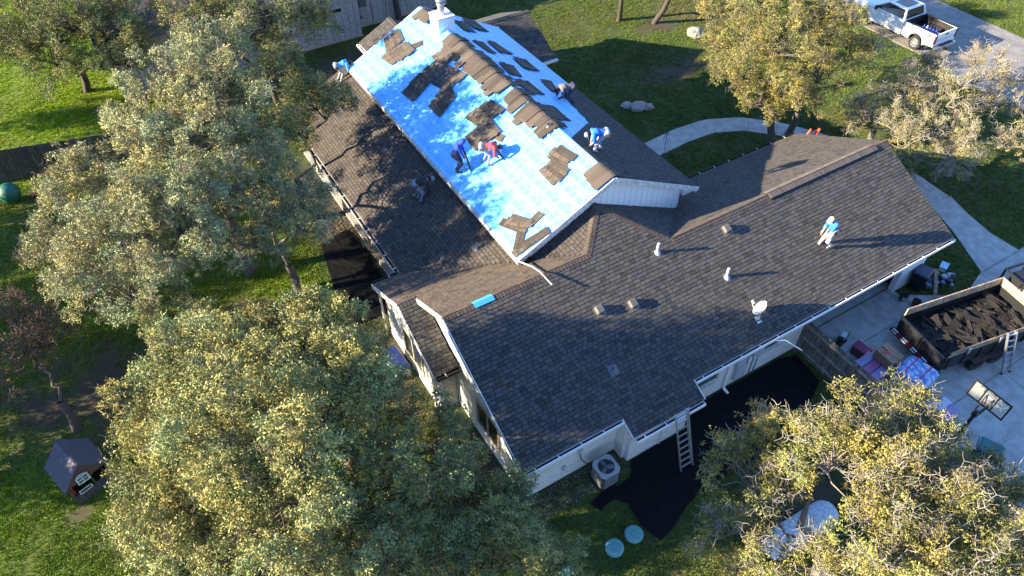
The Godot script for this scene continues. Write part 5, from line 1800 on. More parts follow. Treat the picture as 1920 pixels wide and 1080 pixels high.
	board_fence("weathered grey board fence from the house corner along the driveway", Vector2(5.12, 5.85), Vector2(4.75, 22.0), 1.8, 1.0, M.fence)
	board_fence("dark board fence at the left edge beyond the green ball", Vector2(-31.0, -25.6), Vector2(-9.5, -19.6), 1.85, -1.0, mat(lin(0.085, 0.078, 0.072), 0.9, {"tex": M.fence.albedo_texture, "tile": 1.3}))
	bin("wheeled_bin", "teal-green wheeled bin on the driveway below the basketball hoop", Vector3(6.75, 0.014, 12.85), 20, mat(lin(0.01, 0.06, 0.06), 0.5), mat(lin(0.015, 0.12, 0.12), 0.4))
	bin("wheeled_bin", "dark blue wheeled bin behind the garage pillar", Vector3(12.05, 0.0, 6.05), -75, M.black, mat(lin(0.02, 0.028, 0.07), 0.45))
	build_corner()
	# basketball hoop
	var bh := thing("basketball_hoop", "portable basketball hoop with clear framed backboard by the driveway fence", "basketball hoop", Vector3(6.0, 0.014, 12.0), 0)
	g = G.new(); g.cbox(Vector3(-0.35, 0.1, 0), Vector3(1.0, 0.2, 0.75), 0.06)
	put("base", g, M.black, bh)
	g = G.new(); g.tube([Vector3(-0.1, 0.15, 0), Vector3(-0.1, 1.5, 0), Vector3(-0.05, 2.75, 0)], [0.06, 0.06, 0.055], 8)
	put("pole", g, M.black, bh)
	g = G.new()
	for s in [-1, 1]:
		g.tube([Vector3(-0.12, 2.5, s * 0.07), Vector3(0.22, 2.95, s * 0.12)], [0.025, 0.025], 6)
		g.tube([Vector3(-0.05, 2.75, s * 0.07), Vector3(0.22, 3.3, s * 0.12)], [0.025, 0.025], 6)
	put("arms", g, M.black, bh)
	g = G.new()
	for s in [-1, 1]:
		g.box(Vector3(0.26, 3.15, s * 0.62), Vector3(0.04, 0.78, 0.05))
		g.box(Vector3(0.26, 3.15 + s * 0.365, 0), Vector3(0.04, 0.05, 1.19))
		g.box(Vector3(0.25, 3.15, s * 0.21), Vector3(0.03, 0.68, 0.04))
	var brd := put("backboard_frame", g, M.black, bh)
	g = G.new(); g.box(Vector3(0.27, 3.15, 0), Vector3(0.01, 0.70, 1.2))
	var clear := mat(Color(0.75, 0.78, 0.72, 0.16), 0.05)
	clear.transparency = BaseMaterial3D.TRANSPARENCY_ALPHA
	put("pane", g, clear, brd)
	g = G.new()
	for s in [-1, 1]:
		g.box(Vector3(0.285, 3.05, s * 0.2), Vector3(0.008, 0.36, 0.035))
		g.box(Vector3(0.285, 3.05 + s * 0.18, 0), Vector3(0.008, 0.035, 0.43))
	put("target_square", g, M.white, brd)
	g = G.new()
	var pts := []
	var rr := []
	for k in 21:
		pts.append(Vector3(0.58 + cos(TAU * k / 20.0) * 0.23, 2.9, sin(TAU * k / 20.0) * 0.23)); rr.append(0.012)
	g.tube(pts, rr, 5, false)
	g.box(Vector3(0.32, 2.9, 0), Vector3(0.1, 0.06, 0.14))
	put("rim", g, mat(lin(0.3, 0.06, 0.02), 0.5), bh)
	# teal drum lids
	var spots := [[-5.97, 8.72, "round teal tub lid on the grass, left of the two by the tarp"], [-5.15, 8.68, "round teal tub lid on the grass nearest the point of the black tarp"], [-7.73, 8.72, "round teal tub lid half hidden under the oak at the bottom edge"]]
	for q in spots:
		var t := thing("tub_lid", q[2], "lid", Vector3(q[0], -0.02, q[1]), 0, "round teal lids in the grass")
		g = G.new()
		g.lathe([[0.0, 0.175], [0.24, 0.16], [0.29, 0.13], [0.31, 0.1], [0.31, 0.0]], Vector3.ZERO, 28)
		put("cover", g, M.teal, t)
		for i in 12:
			var rb := G.new()
			var a := TAU * i / 12.0
			rb.box(Vector3(cos(a) * 0.17, 0.168, sin(a) * 0.17), Vector3(0.2, 0.012, 0.016), Basis(Vector3.UP, -a) * Basis(Vector3.BACK, -0.08))
			put("rib", rb, M.teal, t)
		var h := G.new()
		h.lathe([[0.0, 0.2], [0.05, 0.195], [0.06, 0.165]], Vector3.ZERO, 12)
		put("hub", h, M.teal, t)
	# propane tank
	var pt := thing("propane_tank", "pale propane tank lying under the oak at bottom right", "tank", Vector3(-0.75, 0, 11.5), -2)
	g = G.new()
	var prof := []
	for k in 7:
		var a := PI * 0.5 * k / 6.0
		prof.append([sin(a) * 0.47, -1.05 - cos(a) * 0.40])
	for k in 7:
		var a := PI * 0.5 * k / 6.0
		prof.append([cos(a) * 0.47, 1.05 + sin(a) * 0.40])
	prof.reverse()
	g.lathe(prof, Vector3(0, 0.62, 0), 28, Basis(Vector3.BACK, PI / 2))
	put("shell", g, mat(lin(0.62, 0.66, 0.70), 0.4, {"tex": M.white.albedo_texture, "tile": 1.6}), pt)
	g = G.new(); g.lathe([[0.0, 1.36], [0.14, 1.34], [0.19, 1.26], [0.19, 1.06]], Vector3(0.2, 0, 0), 16)
	put("valve_dome", g, mat(lin(0.4, 0.42, 0.44), 0.5), pt)
	for x in [-0.75, 0.75]:
		g = G.new(); g.box(Vector3(x, 0.1, 0), Vector3(0.14, 0.24, 0.8))
		put("foot", g, M.concrete, pt)
	# boulders on the lawn
	rng.seed = 3
	for q in [[10.5, -11.25, 0.42, "largest of the three pale boulders on the shaded lawn"], [10.05, -11.75, 0.3, "left boulder of the three on the shaded lawn"], [11.0, -11.0, 0.3, "right boulder of the three on the shaded lawn"], [18.9, -16.1, 0.55, "pale boulder half hidden under the golden oak at top"]]:
		g = G.new()
		var v := rng.randf_range(0.9, 1.1)
		g.col = Color(0.42 * v, 0.38 * v, 0.33 * v)
		var rows := []
		for i in 9:
			var rw := []
			for j in 14:
				var th := PI * i / 8.0
				var ph := TAU * j / 14.0
				var d := Vector3(sin(th) * cos(ph), cos(th), sin(th) * sin(ph))
				var r: float = q[2] * (1.0 + 0.4 * lawn_noise.get_noise_3d(d.x * 22.0 + q[0] * 40.0, d.y * 22.0, d.z * 22.0) + 0.1 * lawn_noise.get_noise_3d(d.x * 70.0, d.y * 70.0 + q[0] * 9.0, d.z * 70.0))
				rw.append(d * r * Vector3(1.15, 0.6, 0.95) + Vector3(0, q[2] * 0.3, 0))
			rows.append(rw)
		for i in 8:
			for j in 14:
				g.quad(rows[i][j], rows[i][(j + 1) % 14], rows[i + 1][(j + 1) % 14], rows[i + 1][j], Vector3.ZERO, true)
		tag(put("boulder", g, M.stone, null, Vector3(q[0], 0, q[1])), q[3], "boulder", "boulders on the lawn")
	# shepherd's hook by the path
	var sh := thing("shepherd_hook", "thin black double shepherd's hook at the start of the footpath", "garden hook", Vector3(8.85, 0, -7.0), 30)
	g = G.new(); g.tube([Vector3(0, -0.05, 0), Vector3(0, 1.6, 0)], [0.014, 0.012], 6)
	put("stake", g, M.black, sh)
	for s in [-1, 1]:
		g = G.new()
		g.tube([Vector3(0, 1.25, 0), Vector3(s * 0.12, 1.5, 0), Vector3(s * 0.3, 1.58, 0), Vector3(s * 0.45, 1.46, 0), Vector3(s * 0.48, 1.28, 0)], [0.011, 0.011, 0.011, 0.011, 0.011], 5)
		put("hook", g, M.black, sh)
	var rp := thing("red_planter", "small dark red planter at the foot of the oak by the footpath", "planter", Vector3(14.2, 0, -4.5), 0)
	g = G.new(); g.lathe([[0.0, 0.25], [0.15, 0.25], [0.19, 0.3], [0.17, 0.15], [0.13, 0.0]], Vector3.ZERO, 14)
	put("pot", g, mat(lin(0.18, 0.025, 0.02), 0.6), rp)
	g = G.new(); g.lathe([[0.0, 0.27], [0.16, 0.26]], Vector3.ZERO, 12)
	put("soil", g, M.debris, rp)
	# porch bench
	var be := thing("bench", "brown slatted wooden bench under the porch eave", "bench", Vector3(-7.0, 0.1, -7.9), 4)
	for i in 4:
		g = G.new(); g.box(Vector3(-0.22 + i * 0.14, 0.45, 0), Vector3(0.1, 0.03, 1.7))
		put("seat_slat", g, M.wood, be)
	for i in 3:
		g = G.new(); g.box(Vector3(0.28 + i * 0.03, 0.58 + i * 0.14, 0), Vector3(0.03, 0.1, 1.7))
		put("back_slat", g, M.wood, be)
	for s in [-1, 1]:
		for x in [-0.22, 0.26]:
			g = G.new(); g.box(Vector3(x, 0.22, s * 0.75), Vector3(0.06, 0.44, 0.06))
			put("leg", g, M.wood, be)
	# blue storage box by the bay
	var sb := thing("storage_box", "low storage box with dark blue lid against the bay wall", "storage box", Vector3(-8.85, 0, -1.6), 4)
	g = G.new(); g.cbox(Vector3(0, 0.26, 0), Vector3(0.55, 0.5, 1.2), 0.03)
	put("tub", g, mat(lin(0.35, 0.34, 0.31), 0.6), sb)
	g = G.new(); g.cbox(Vector3(0, 0.56, 0), Vector3(0.62, 0.1, 1.28), 0.04)
	put("lid", g, mat(lin(0.012, 0.025, 0.12), 0.5), sb)
	var spl := thing("splash_block", "pale concrete splash block under the bay downspout", "splash block", Vector3(-8.85, 0.0, -3.4), 15)
	g = G.new()
	g.box(Vector3(0, 0.03, 0), Vector3(0.7, 0.05, 0.3))
	for s in [-1, 1]: g.box(Vector3(0, 0.08, s * 0.13), Vector3(0.7, 0.06, 0.04))
	put("trough", g, M.concrete, spl)
	# green exercise ball and red one by the fence
	g = G.new()
	var bp := []
	for k in 13:
		var a := PI * k / 12.0
		bp.append([sin(a) * 0.5, cos(a) * 0.5])
	g.lathe(bp, Vector3.ZERO, 24)
	g.lathe([[0.0, 0.52], [0.04, 0.515], [0.05, 0.48]], Vector3.ZERO, 8)
	tag(put("play_ball", g, mat(lin(0.006, 0.10, 0.062), 0.5), null, Vector3(-20.6, 0.5, -20.9)), "big green ball at the foot of the dark fence", "ball")
	var g2 := G.new()
	var bq := []
	for k in 9:
		var a := PI * k / 8.0
		bq.append([sin(a) * 0.17, cos(a) * 0.17])
	g2.lathe(bq, Vector3.ZERO, 14)
	g2.lathe([[0.0, 0.178], [0.015, 0.176], [0.018, 0.16]], Vector3.ZERO, 6)
	tag(put("play_ball", g2, mat(lin(0.35, 0.02, 0.02), 0.4), null, Vector3(-19.7, 0.17, -20.7)), "small red ball beside the big green ball", "ball")
	build_playhouse()
	build_neighbour()

func build_corner() -> void:
	# clutter between the garage pillar and the trailer
	for q in [[10.95, 6.25, 0.17, 0.34, lin(0.05, 0.05, 0.05), "black bucket with a white label by the garage pillar"], [11.15, 6.75, 0.17, 0.28, lin(0.10, 0.025, 0.02), "dark red flower pot next to the black bucket"]]:
		var t := thing("bucket", q[5], "bucket", Vector3(q[0], 0.015, q[1]), 0, "pots by the garage pillar")
		var g := G.new()
		g.lathe([[q[2] * 0.85, q[3] - 0.06], [q[2] * 0.93, q[3] - 0.02], [q[2], q[3]], [q[2] * 1.04, q[3] - 0.02], [q[2] * 0.8, 0.0], [0.0, 0.0]], Vector3.ZERO, 16)
		put("pail", g, mat(q[4], 0.5), t)
		g = G.new(); g.lathe([[0.0, q[3] - 0.06], [q[2] * 0.9, q[3] - 0.06]], Vector3.ZERO, 14)
		put("fill", g, M.debris, t)
		if q[2] > 0.16 and q[3] > 0.3:
			g = G.new(); g.box(Vector3(-0.11, 0.18, 0.115), Vector3(0.13, 0.14, 0.012), Basis(Vector3.UP, -0.75))
			put("paper_label", g, M.white, t)
	var bk := thing("junk_heap", "jumble of cans and white boxes in the grass behind the trailer", "junk heap", Vector3(13.0, 0, 6.45), -12)
	rng.seed = 14
	for i in 16:
		var g := G.new()
		var v := rng.randf()
		if i % 2: g.cbox(Vector3.ZERO, Vector3(rng.randf_range(0.1, 0.3), rng.randf_range(0.08, 0.2), rng.randf_range(0.1, 0.25)), 0.012)
		else: g.lathe([[0.0, 0.2], [0.08, 0.2], [0.08, 0.0], [0.0, 0.0]], Vector3.ZERO, 10)
		var o := put("item", g, mat(lin(0.5 * v, 0.5 * v, 0.6 * v) if i % 3 else lin(0.03, 0.03, 0.12), 0.5), bk, Vector3(rng.randf_range(-0.6, 0.7), 0.12 + 0.1 * rng.randf(), rng.randf_range(-0.25, 0.3)))
		o.rotation.y = rng.randf() * 3.0
	var pl := G.new()
	pl.box(Vector3(0, 0.0, 0), Vector3(1.7, 0.05, 0.14))
	pl.box(Vector3(0.7, -0.05, 0), Vector3(0.1, 0.06, 0.3))
	var o2 := put("timber", pl, M.wood, null, Vector3(12.5, 0.42, 6.55))
	o2.rotation = Vector3(0, deg_to_rad(38), 0.1)
	tag(o2, "long timber leaning over the junk behind the trailer", "timber")
	var bx := thing("tray_box", "pale blue tray box at the edge of the junk by the footpath", "box", Vector3(14.0, 0, 5.95), 20)
	var g3 := G.new()
	g3.box(Vector3(0, 0.12, 0), Vector3(0.42, 0.2, 0.28))
	put("tub", g3, M.white, bx)
	g3 = G.new(); g3.box(Vector3(0, 0.235, 0), Vector3(0.45, 0.03, 0.31))
	put("lid", g3, mat(lin(0.3, 0.5, 0.65), 0.4), bx)
	var fire := thing("steel_frame", "black steel frame standing behind the head of the trailer", "steel frame", Vector3(15.9, 0.014, 8.3), -10)
	var g4 := G.new()
	for s in [-1, 1]:
		g4.box(Vector3(0, 0.75, s * 0.5), Vector3(1.3, 0.08, 0.08))
		g4.box(Vector3(s * 0.65, 0.75, 0), Vector3(0.08, 0.08, 0.92))
		for q in [-1, 1]: g4.box(Vector3(s * 0.62, 0.35, q * 0.5), Vector3(0.07, 0.7, 0.07))
	put("frame", g4, M.black, fire)
	g4 = G.new(); g4.cbox(Vector3(-0.1, 0.45, 0), Vector3(0.7, 0.5, 0.6), 0.04)
	put("pump_box", g4, M.black, fire)

func build_playhouse() -> void:
	var t := thing("playhouse", "small dark grey play house with arched window on the lawn at lower left", "play house", Vector3(-20.1, 0, -2.75), 18)
	t.scale = Vector3.ONE * 0.92
	var wallm := mat(lin(0.07, 0.068, 0.075), 0.7, {"tex": M.fence.albedo_texture, "tile": 0.9})
	var roofm := mat(lin(0.075, 0.072, 0.095), 0.75)
	# front half wall of boards, side walls, back
	for i in 9:
		var g := G.new(); g.box(Vector3(-0.64 + i * 0.16, 0.29, 0.75), Vector3(0.15, 0.56, 0.03))
		put("wall_board", g, wallm, t)
	for s in [-1, 1]:
		var g := G.new(); g.box(Vector3(s * 0.73, 0.55, 0.0), Vector3(0.03, 1.1, 1.46))
		put("side_wall", g, wallm, t)
		var pst := G.new(); pst.box(Vector3(s * 0.70, 0.85, 0.74), Vector3(0.08, 0.56, 0.06))
		put("post", pst, wallm, t)
	var g0 := G.new(); g0.box(Vector3(0, 0.55, -0.74), Vector3(1.43, 1.1, 0.03))
	put("back_wall", g0, wallm, t)
	var mid := G.new(); mid.box(Vector3(0.1, 0.83, 0.74), Vector3(0.06, 0.5, 0.05))
	put("mullion", mid, wallm, t)
	var gb := G.new()
	gb.prism(PackedVector2Array([Vector2(-0.76, 1.1), Vector2(0.76, 1.1), Vector2(0, 1.88)]), 0.0, 0.03, Vector3(0, 0, 0.72), Vector3.RIGHT, Vector3.UP, Vector3.BACK)
	put("gable", gb, mat(lin(0.10, 0.05, 0.045), 0.7), t)
	# roof: two slopes of lapped boards
	for s in [-1, 1]:
		var d := Vector3(s * 0.76, -0.80, 0).normalized()
		var nn := Vector3(-d.y * s, absf(d.x), 0).normalized()
		var rf := G.new()
		rf.box(Vector3(0, 1.92, 0) + d * 0.60 + nn * 0.0, Vector3(1.2, 0.03, 1.6), Basis(d, nn, d.cross(nn)))
		var ro := put("roof", rf, roofm, t)
		for i in 6:
			var q := G.new(); q.box(Vector3(0, 1.92, 0) + d * (0.1 + i * 0.2) + nn * 0.022, Vector3(0.196, 0.016, 1.61), Basis((d + nn * 0.05).normalized(), nn, d.cross(nn)))
			put("roof_board", q, roofm, ro)
	var w := G.new()
	for s in [-1, 1]:
		w.box(Vector3(-0.12 + s * 0.2, 1.2, 0.8), Vector3(0.05, 0.36, 0.05))
		w.box(Vector3(-0.12, 1.2 + s * 0.17, 0.8), Vector3(0.36, 0.05, 0.05))
	w.box(Vector3(-0.12, 1.2, 0.8), Vector3(0.03, 0.3, 0.04))
	w.box(Vector3(-0.12, 1.2, 0.8), Vector3(0.35, 0.03, 0.038))
	w.tube([Vector3(-0.32, 1.38, 0.8), Vector3(-0.22, 1.45, 0.8), Vector3(-0.12, 1.47, 0.8), Vector3(-0.02, 1.45, 0.8), Vector3(0.08, 1.38, 0.8)], [0.025, 0.025, 0.025, 0.025, 0.025], 5)
	put("gable_window", w, M.white, t)
	for s in [-1, 1]:
		var pn := G.new(); pn.box(Vector3(-0.12 + s * 0.09, 1.2, 0.775), Vector3(0.15, 0.3, 0.012))
		put("pane", pn, mat(lin(0.05, 0.12, 0.03), 0.2), t)
	var inn := G.new(); inn.box(Vector3(-0.05, 0.75, 0.15), Vector3(0.5, 0.32, 0.4))
	inn.box(Vector3(-0.05, 0.93, 0.15), Vector3(0.54, 0.04, 0.44))
	put("toy_counter", inn, mat(lin(0.3, 0.32, 0.03), 0.5), t)
	var fr := G.new()
	for s in [-1, 1]:
		fr.box(Vector3(-0.25 + s * 0.22, 0.62, 0.79), Vector3(0.035, 0.18, 0.035))
		fr.box(Vector3(-0.25, 0.62 + s * 0.08, 0.79), Vector3(0.41, 0.03, 0.035))
	put("flower_rail", fr, M.white, t)
	var red := G.new(); red.box(Vector3(-0.62, 0.82, 0.68), Vector3(0.1, 0.5, 0.05))
	red.box(Vector3(0.7, 0.9, 0.6), Vector3(0.04, 0.3, 0.3))
	put("red_trim", red, mat(lin(0.25, 0.02, 0.02), 0.6), t)

func build_neighbour() -> void:
	var t := thing("siding_building", "neighbouring building with grey vertical board siding at top left", "building", Vector3.ZERO)
	rng.seed = 6
	var tones := [M.greywall, mat(lin(0.32, 0.32, 0.315), 0.8, {"tex": M.greywall.albedo_texture, "tile": 1.9}), mat(lin(0.36, 0.36, 0.35), 0.8, {"tex": M.greywall.albedo_texture, "tile": 1.9})]
	for seg in [[-14.0, 0.7, -27.45], [0.7, 7.4, -28.55]]:
		var x: float = seg[0]
		while x < seg[1] - 0.05:
			var w := minf(0.41, seg[1] - x)
			var g := G.new(); g.box(Vector3(x + w * 0.5, 1.75, seg[2]), Vector3(w - 0.022, 3.4, 0.04))
			put("siding_board", g, tones[rng.randi() % 3], t)
			x += 0.41
		var core := G.new(); core.box(Vector3((seg[0] + seg[1]) * 0.5, 1.72, seg[2] - 2.55), Vector3(seg[1] - seg[0] - 0.04, 3.44, 5.0))
		put("wall", core, mat(lin(0.08, 0.08, 0.08), 0.9), t)
		var base := G.new(); base.box(Vector3((seg[0] + seg[1]) * 0.5, 0.06, seg[2] + 0.03), Vector3(seg[1] - seg[0], 0.14, 0.05))
		put("skirt", base, mat(lin(0.30, 0.25, 0.19), 0.85), t)
		var rf := G.new()
		rf.prism(PackedVector2Array([Vector2(-28.0, 3.45), Vector2(-26.9, 3.45), Vector2(-30.5, 5.0), Vector2(-34.0, 3.45), Vector2(-33.0, 3.35)]), seg[0] - 0.4, seg[1] + 0.4 - 0.01 * seg[0], Vector3(0, 0.0 if seg[0] < 0 else -0.02, seg[2] + 27.45), Vector3.BACK, Vector3.UP, Vector3.RIGHT)
		put("roof", rf, mat(lin(0.06, 0.055, 0.05), 0.9), t)
	for i in 13:
		var s := G.new(); s.box(Vector3(0.68, 1.75, -27.5 - i * 0.08), Vector3(0.05, 3.4, 0.06))
		if i == 0: put("corner_board", s, tones[1], t)
	var wn := G.new(); wn.box(Vector3(-0.75, 2.05, -27.41), Vector3(0.7, 0.3, 0.06))
	var wf := put("window", wn, mat(lin(0.4, 0.38, 0.3), 0.6), t)
	wn = G.new(); wn.box(Vector3(-0.75, 2.05, -27.375), Vector3(0.6, 0.22, 0.02))
	put("pane", wn, M.glass, wf)
	for q in [[1.35, 1.75, 0.5, 0.75], [1.85, 1.9, 0.2, 0.3], [2.9, 1.7, 0.22, 0.26], [1.1, 0.7, 0.16, 0.2]]:
		var g := G.new(); g.cbox(Vector3(q[0], q[1], -28.47), Vector3(q[2], q[3], 0.14), 0.015)
		put("electrical_box", g, mat(lin(0.07, 0.08, 0.095), 0.5), t)
	for q in [1.95, 2.95]:
		var g := G.new(); g.tube([Vector3(q, 0, -28.5), Vector3(q, 1.6, -28.5)], [0.025, 0.025], 6)
		put("conduit", g, M.steel, t)
	# open lean-to roof left of it
	var sh := thing("lean_to", "dark lean-to roof on a pale post beside the siding building", "lean-to", Vector3(-8.6, 0, -26.2), 10)
	var g := G.new()
	g.box(Vector3(0, 2.5, 0), Vector3(1.6, 0.08, 2.0), Basis(Vector3.RIGHT, 0.25))
	put("roof", g, M.black, sh)
	for s in [-1, 1]:
		g = G.new(); g.box(Vector3(s * 0.7, 1.15, 0.85), Vector3(0.14, 2.3, 0.14))
		put("post", g, M.tan, sh)

# ------------------------------------------------------------------ people
# one skin over tapered bones: [a, ra, b, rb, colour]
func skin(g: G, bones: Array, cell: float, k: float) -> void:
	var lo := Vector3(INF, INF, INF)
	var hi := -lo
	for b in bones:
		var r: float = maxf(b[1], b[3]) + k + cell * 3.0
		lo = lo.min(b[0] - Vector3.ONE * r).min(b[2] - Vector3.ONE * r)
		hi = hi.max(b[0] + Vector3.ONE * r).max(b[2] + Vector3.ONE * r)
	var nx := int((hi.x - lo.x) / cell) + 2
	var ny := int((hi.y - lo.y) / cell) + 2
	var nz := int((hi.z - lo.z) / cell) + 2
	var d := PackedFloat32Array()
	d.resize(nx * ny * nz); d.fill(9.0)
	var best := PackedFloat32Array()
	best.resize(nx * ny * nz); best.fill(9.0)
	var id := PackedByteArray()
	id.resize(nx * ny * nz)
	for bi in bones.size():
		var a: Vector3 = bones[bi][0]
		var b: Vector3 = bones[bi][2]
		var ra: float = bones[bi][1]
		var rb: float = bones[bi][3]
		var ab := b - a
		var l2 := maxf(ab.length_squared(), 0.000001)
		var m := maxf(ra, rb) + k + cell * 2.0
		var p0 := ((a.min(b) - Vector3.ONE * m - lo) / cell).floor()
		var p1 := ((a.max(b) + Vector3.ONE * m - lo) / cell).ceil()
		for z in range(maxi(int(p0.z), 0), mini(int(p1.z), nz - 1) + 1):
			for y in range(maxi(int(p0.y), 0), mini(int(p1.y), ny - 1) + 1):
				var row := (z * ny + y) * nx
				for x in range(maxi(int(p0.x), 0), mini(int(p1.x), nx - 1) + 1):
					var p := lo + Vector3(x, y, z) * cell
					var t := clampf((p - a).dot(ab) / l2, 0.0, 1.0)
					var q := p.distance_to(a + ab * t) - lerpf(ra, rb, t)
					var i := row + x
					var o := d[i]
					var h := maxf(k - absf(o - q), 0.0) / k
					d[i] = minf(o, q) - h * h * k * 0.25
					if q < best[i]:
						best[i] = q; id[i] = bi
	var vi := PackedInt32Array()
	vi.resize(nx * ny * nz); vi.fill(-1)
	var vp := PackedVector3Array()
	var vn := PackedVector3Array()
	var vcol := []
	var off := [0, 1, nx, nx + 1, nx * ny, nx * ny + 1, nx * ny + nx, nx * ny + nx + 1]
	var cor := [Vector3(0, 0, 0), Vector3(1, 0, 0), Vector3(0, 1, 0), Vector3(1, 1, 0), Vector3(0, 0, 1), Vector3(1, 0, 1), Vector3(0, 1, 1), Vector3(1, 1, 1)]
	var edges := [[0, 1], [2, 3], [4, 5], [6, 7], [0, 2], [1, 3], [4, 6], [5, 7], [0, 4], [1, 5], [2, 6], [3, 7]]
	for z in nz - 1:
		for y in ny - 1:
			for x in nx - 1:
				var i := (z * ny + y) * nx + x
				var neg := 0
				for o in off:
					if d[i + o] < 0.0: neg += 1
				if neg == 0 or neg == 8: continue
				var s := Vector3.ZERO
				var c := 0
				for e in edges:
					var da := d[i + off[e[0]]]
					var db := d[i + off[e[1]]]
					if (da < 0.0) != (db < 0.0):
						s += cor[e[0]].lerp(cor[e[1]], da / (da - db)); c += 1
				var gr := Vector3(d[i + off[1]] + d[i + off[3]] + d[i + off[5]] + d[i + off[7]] - d[i] - d[i + off[2]] - d[i + off[4]] - d[i + off[6]],
					d[i + off[2]] + d[i + off[3]] + d[i + off[6]] + d[i + off[7]] - d[i] - d[i + off[1]] - d[i + off[4]] - d[i + off[5]],
					d[i + off[4]] + d[i + off[5]] + d[i + off[6]] + d[i + off[7]] - d[i] - d[i + off[1]] - d[i + off[2]] - d[i + off[3]])
				vi[i] = vp.size()
				vp.append(lo + (Vector3(x, y, z) + s / c) * cell)
				vn.append(gr.normalized())
				var near := i
				for o in off:
					if best[i + o] < best[near]: near = i + o
				vcol.append(bones[id[near]][4])
	var sx := 1
	var sy := nx
	var sz := nx * ny
	for z in range(1, nz - 1):
		for y in range(1, ny - 1):
			for x in range(1, nx - 1):
				var i := (z * ny + y) * nx + x
				var a := d[i] < 0.0
				for ax in 3:
					var st: int = [sx, sy, sz][ax]
					if (d[i + st] < 0.0) == a: continue
					var u: int = [sy, sz, sx][ax]
					var w: int = [sz, sx, sy][ax]
					var q := [vi[i], vi[i - u], vi[i - u - w], vi[i - w]]
					if q.min() < 0: continue
					for t in ([0, 1, 2, 0, 2, 3] if a else [0, 2, 1, 0, 3, 2]):
						g.col = vcol[q[t]]
						g.vert(vp[q[t]], vn[q[t]])

func limb_mid(a: Vector3, b: Vector3, l0: float, l1: float, bend: Vector3) -> Vector3:
	var d := b - a
	var L := minf(d.length(), (l0 + l1) * 0.999)
	var x := (l0 * l0 - l1 * l1 + L * L) / (2.0 * L)
	var h := sqrt(maxf(l0 * l0 - x * x, 0.0))
	var dir := d.normalized()
	var n := (bend - dir * bend.dot(dir)).normalized()
	return a + dir * x + n * h

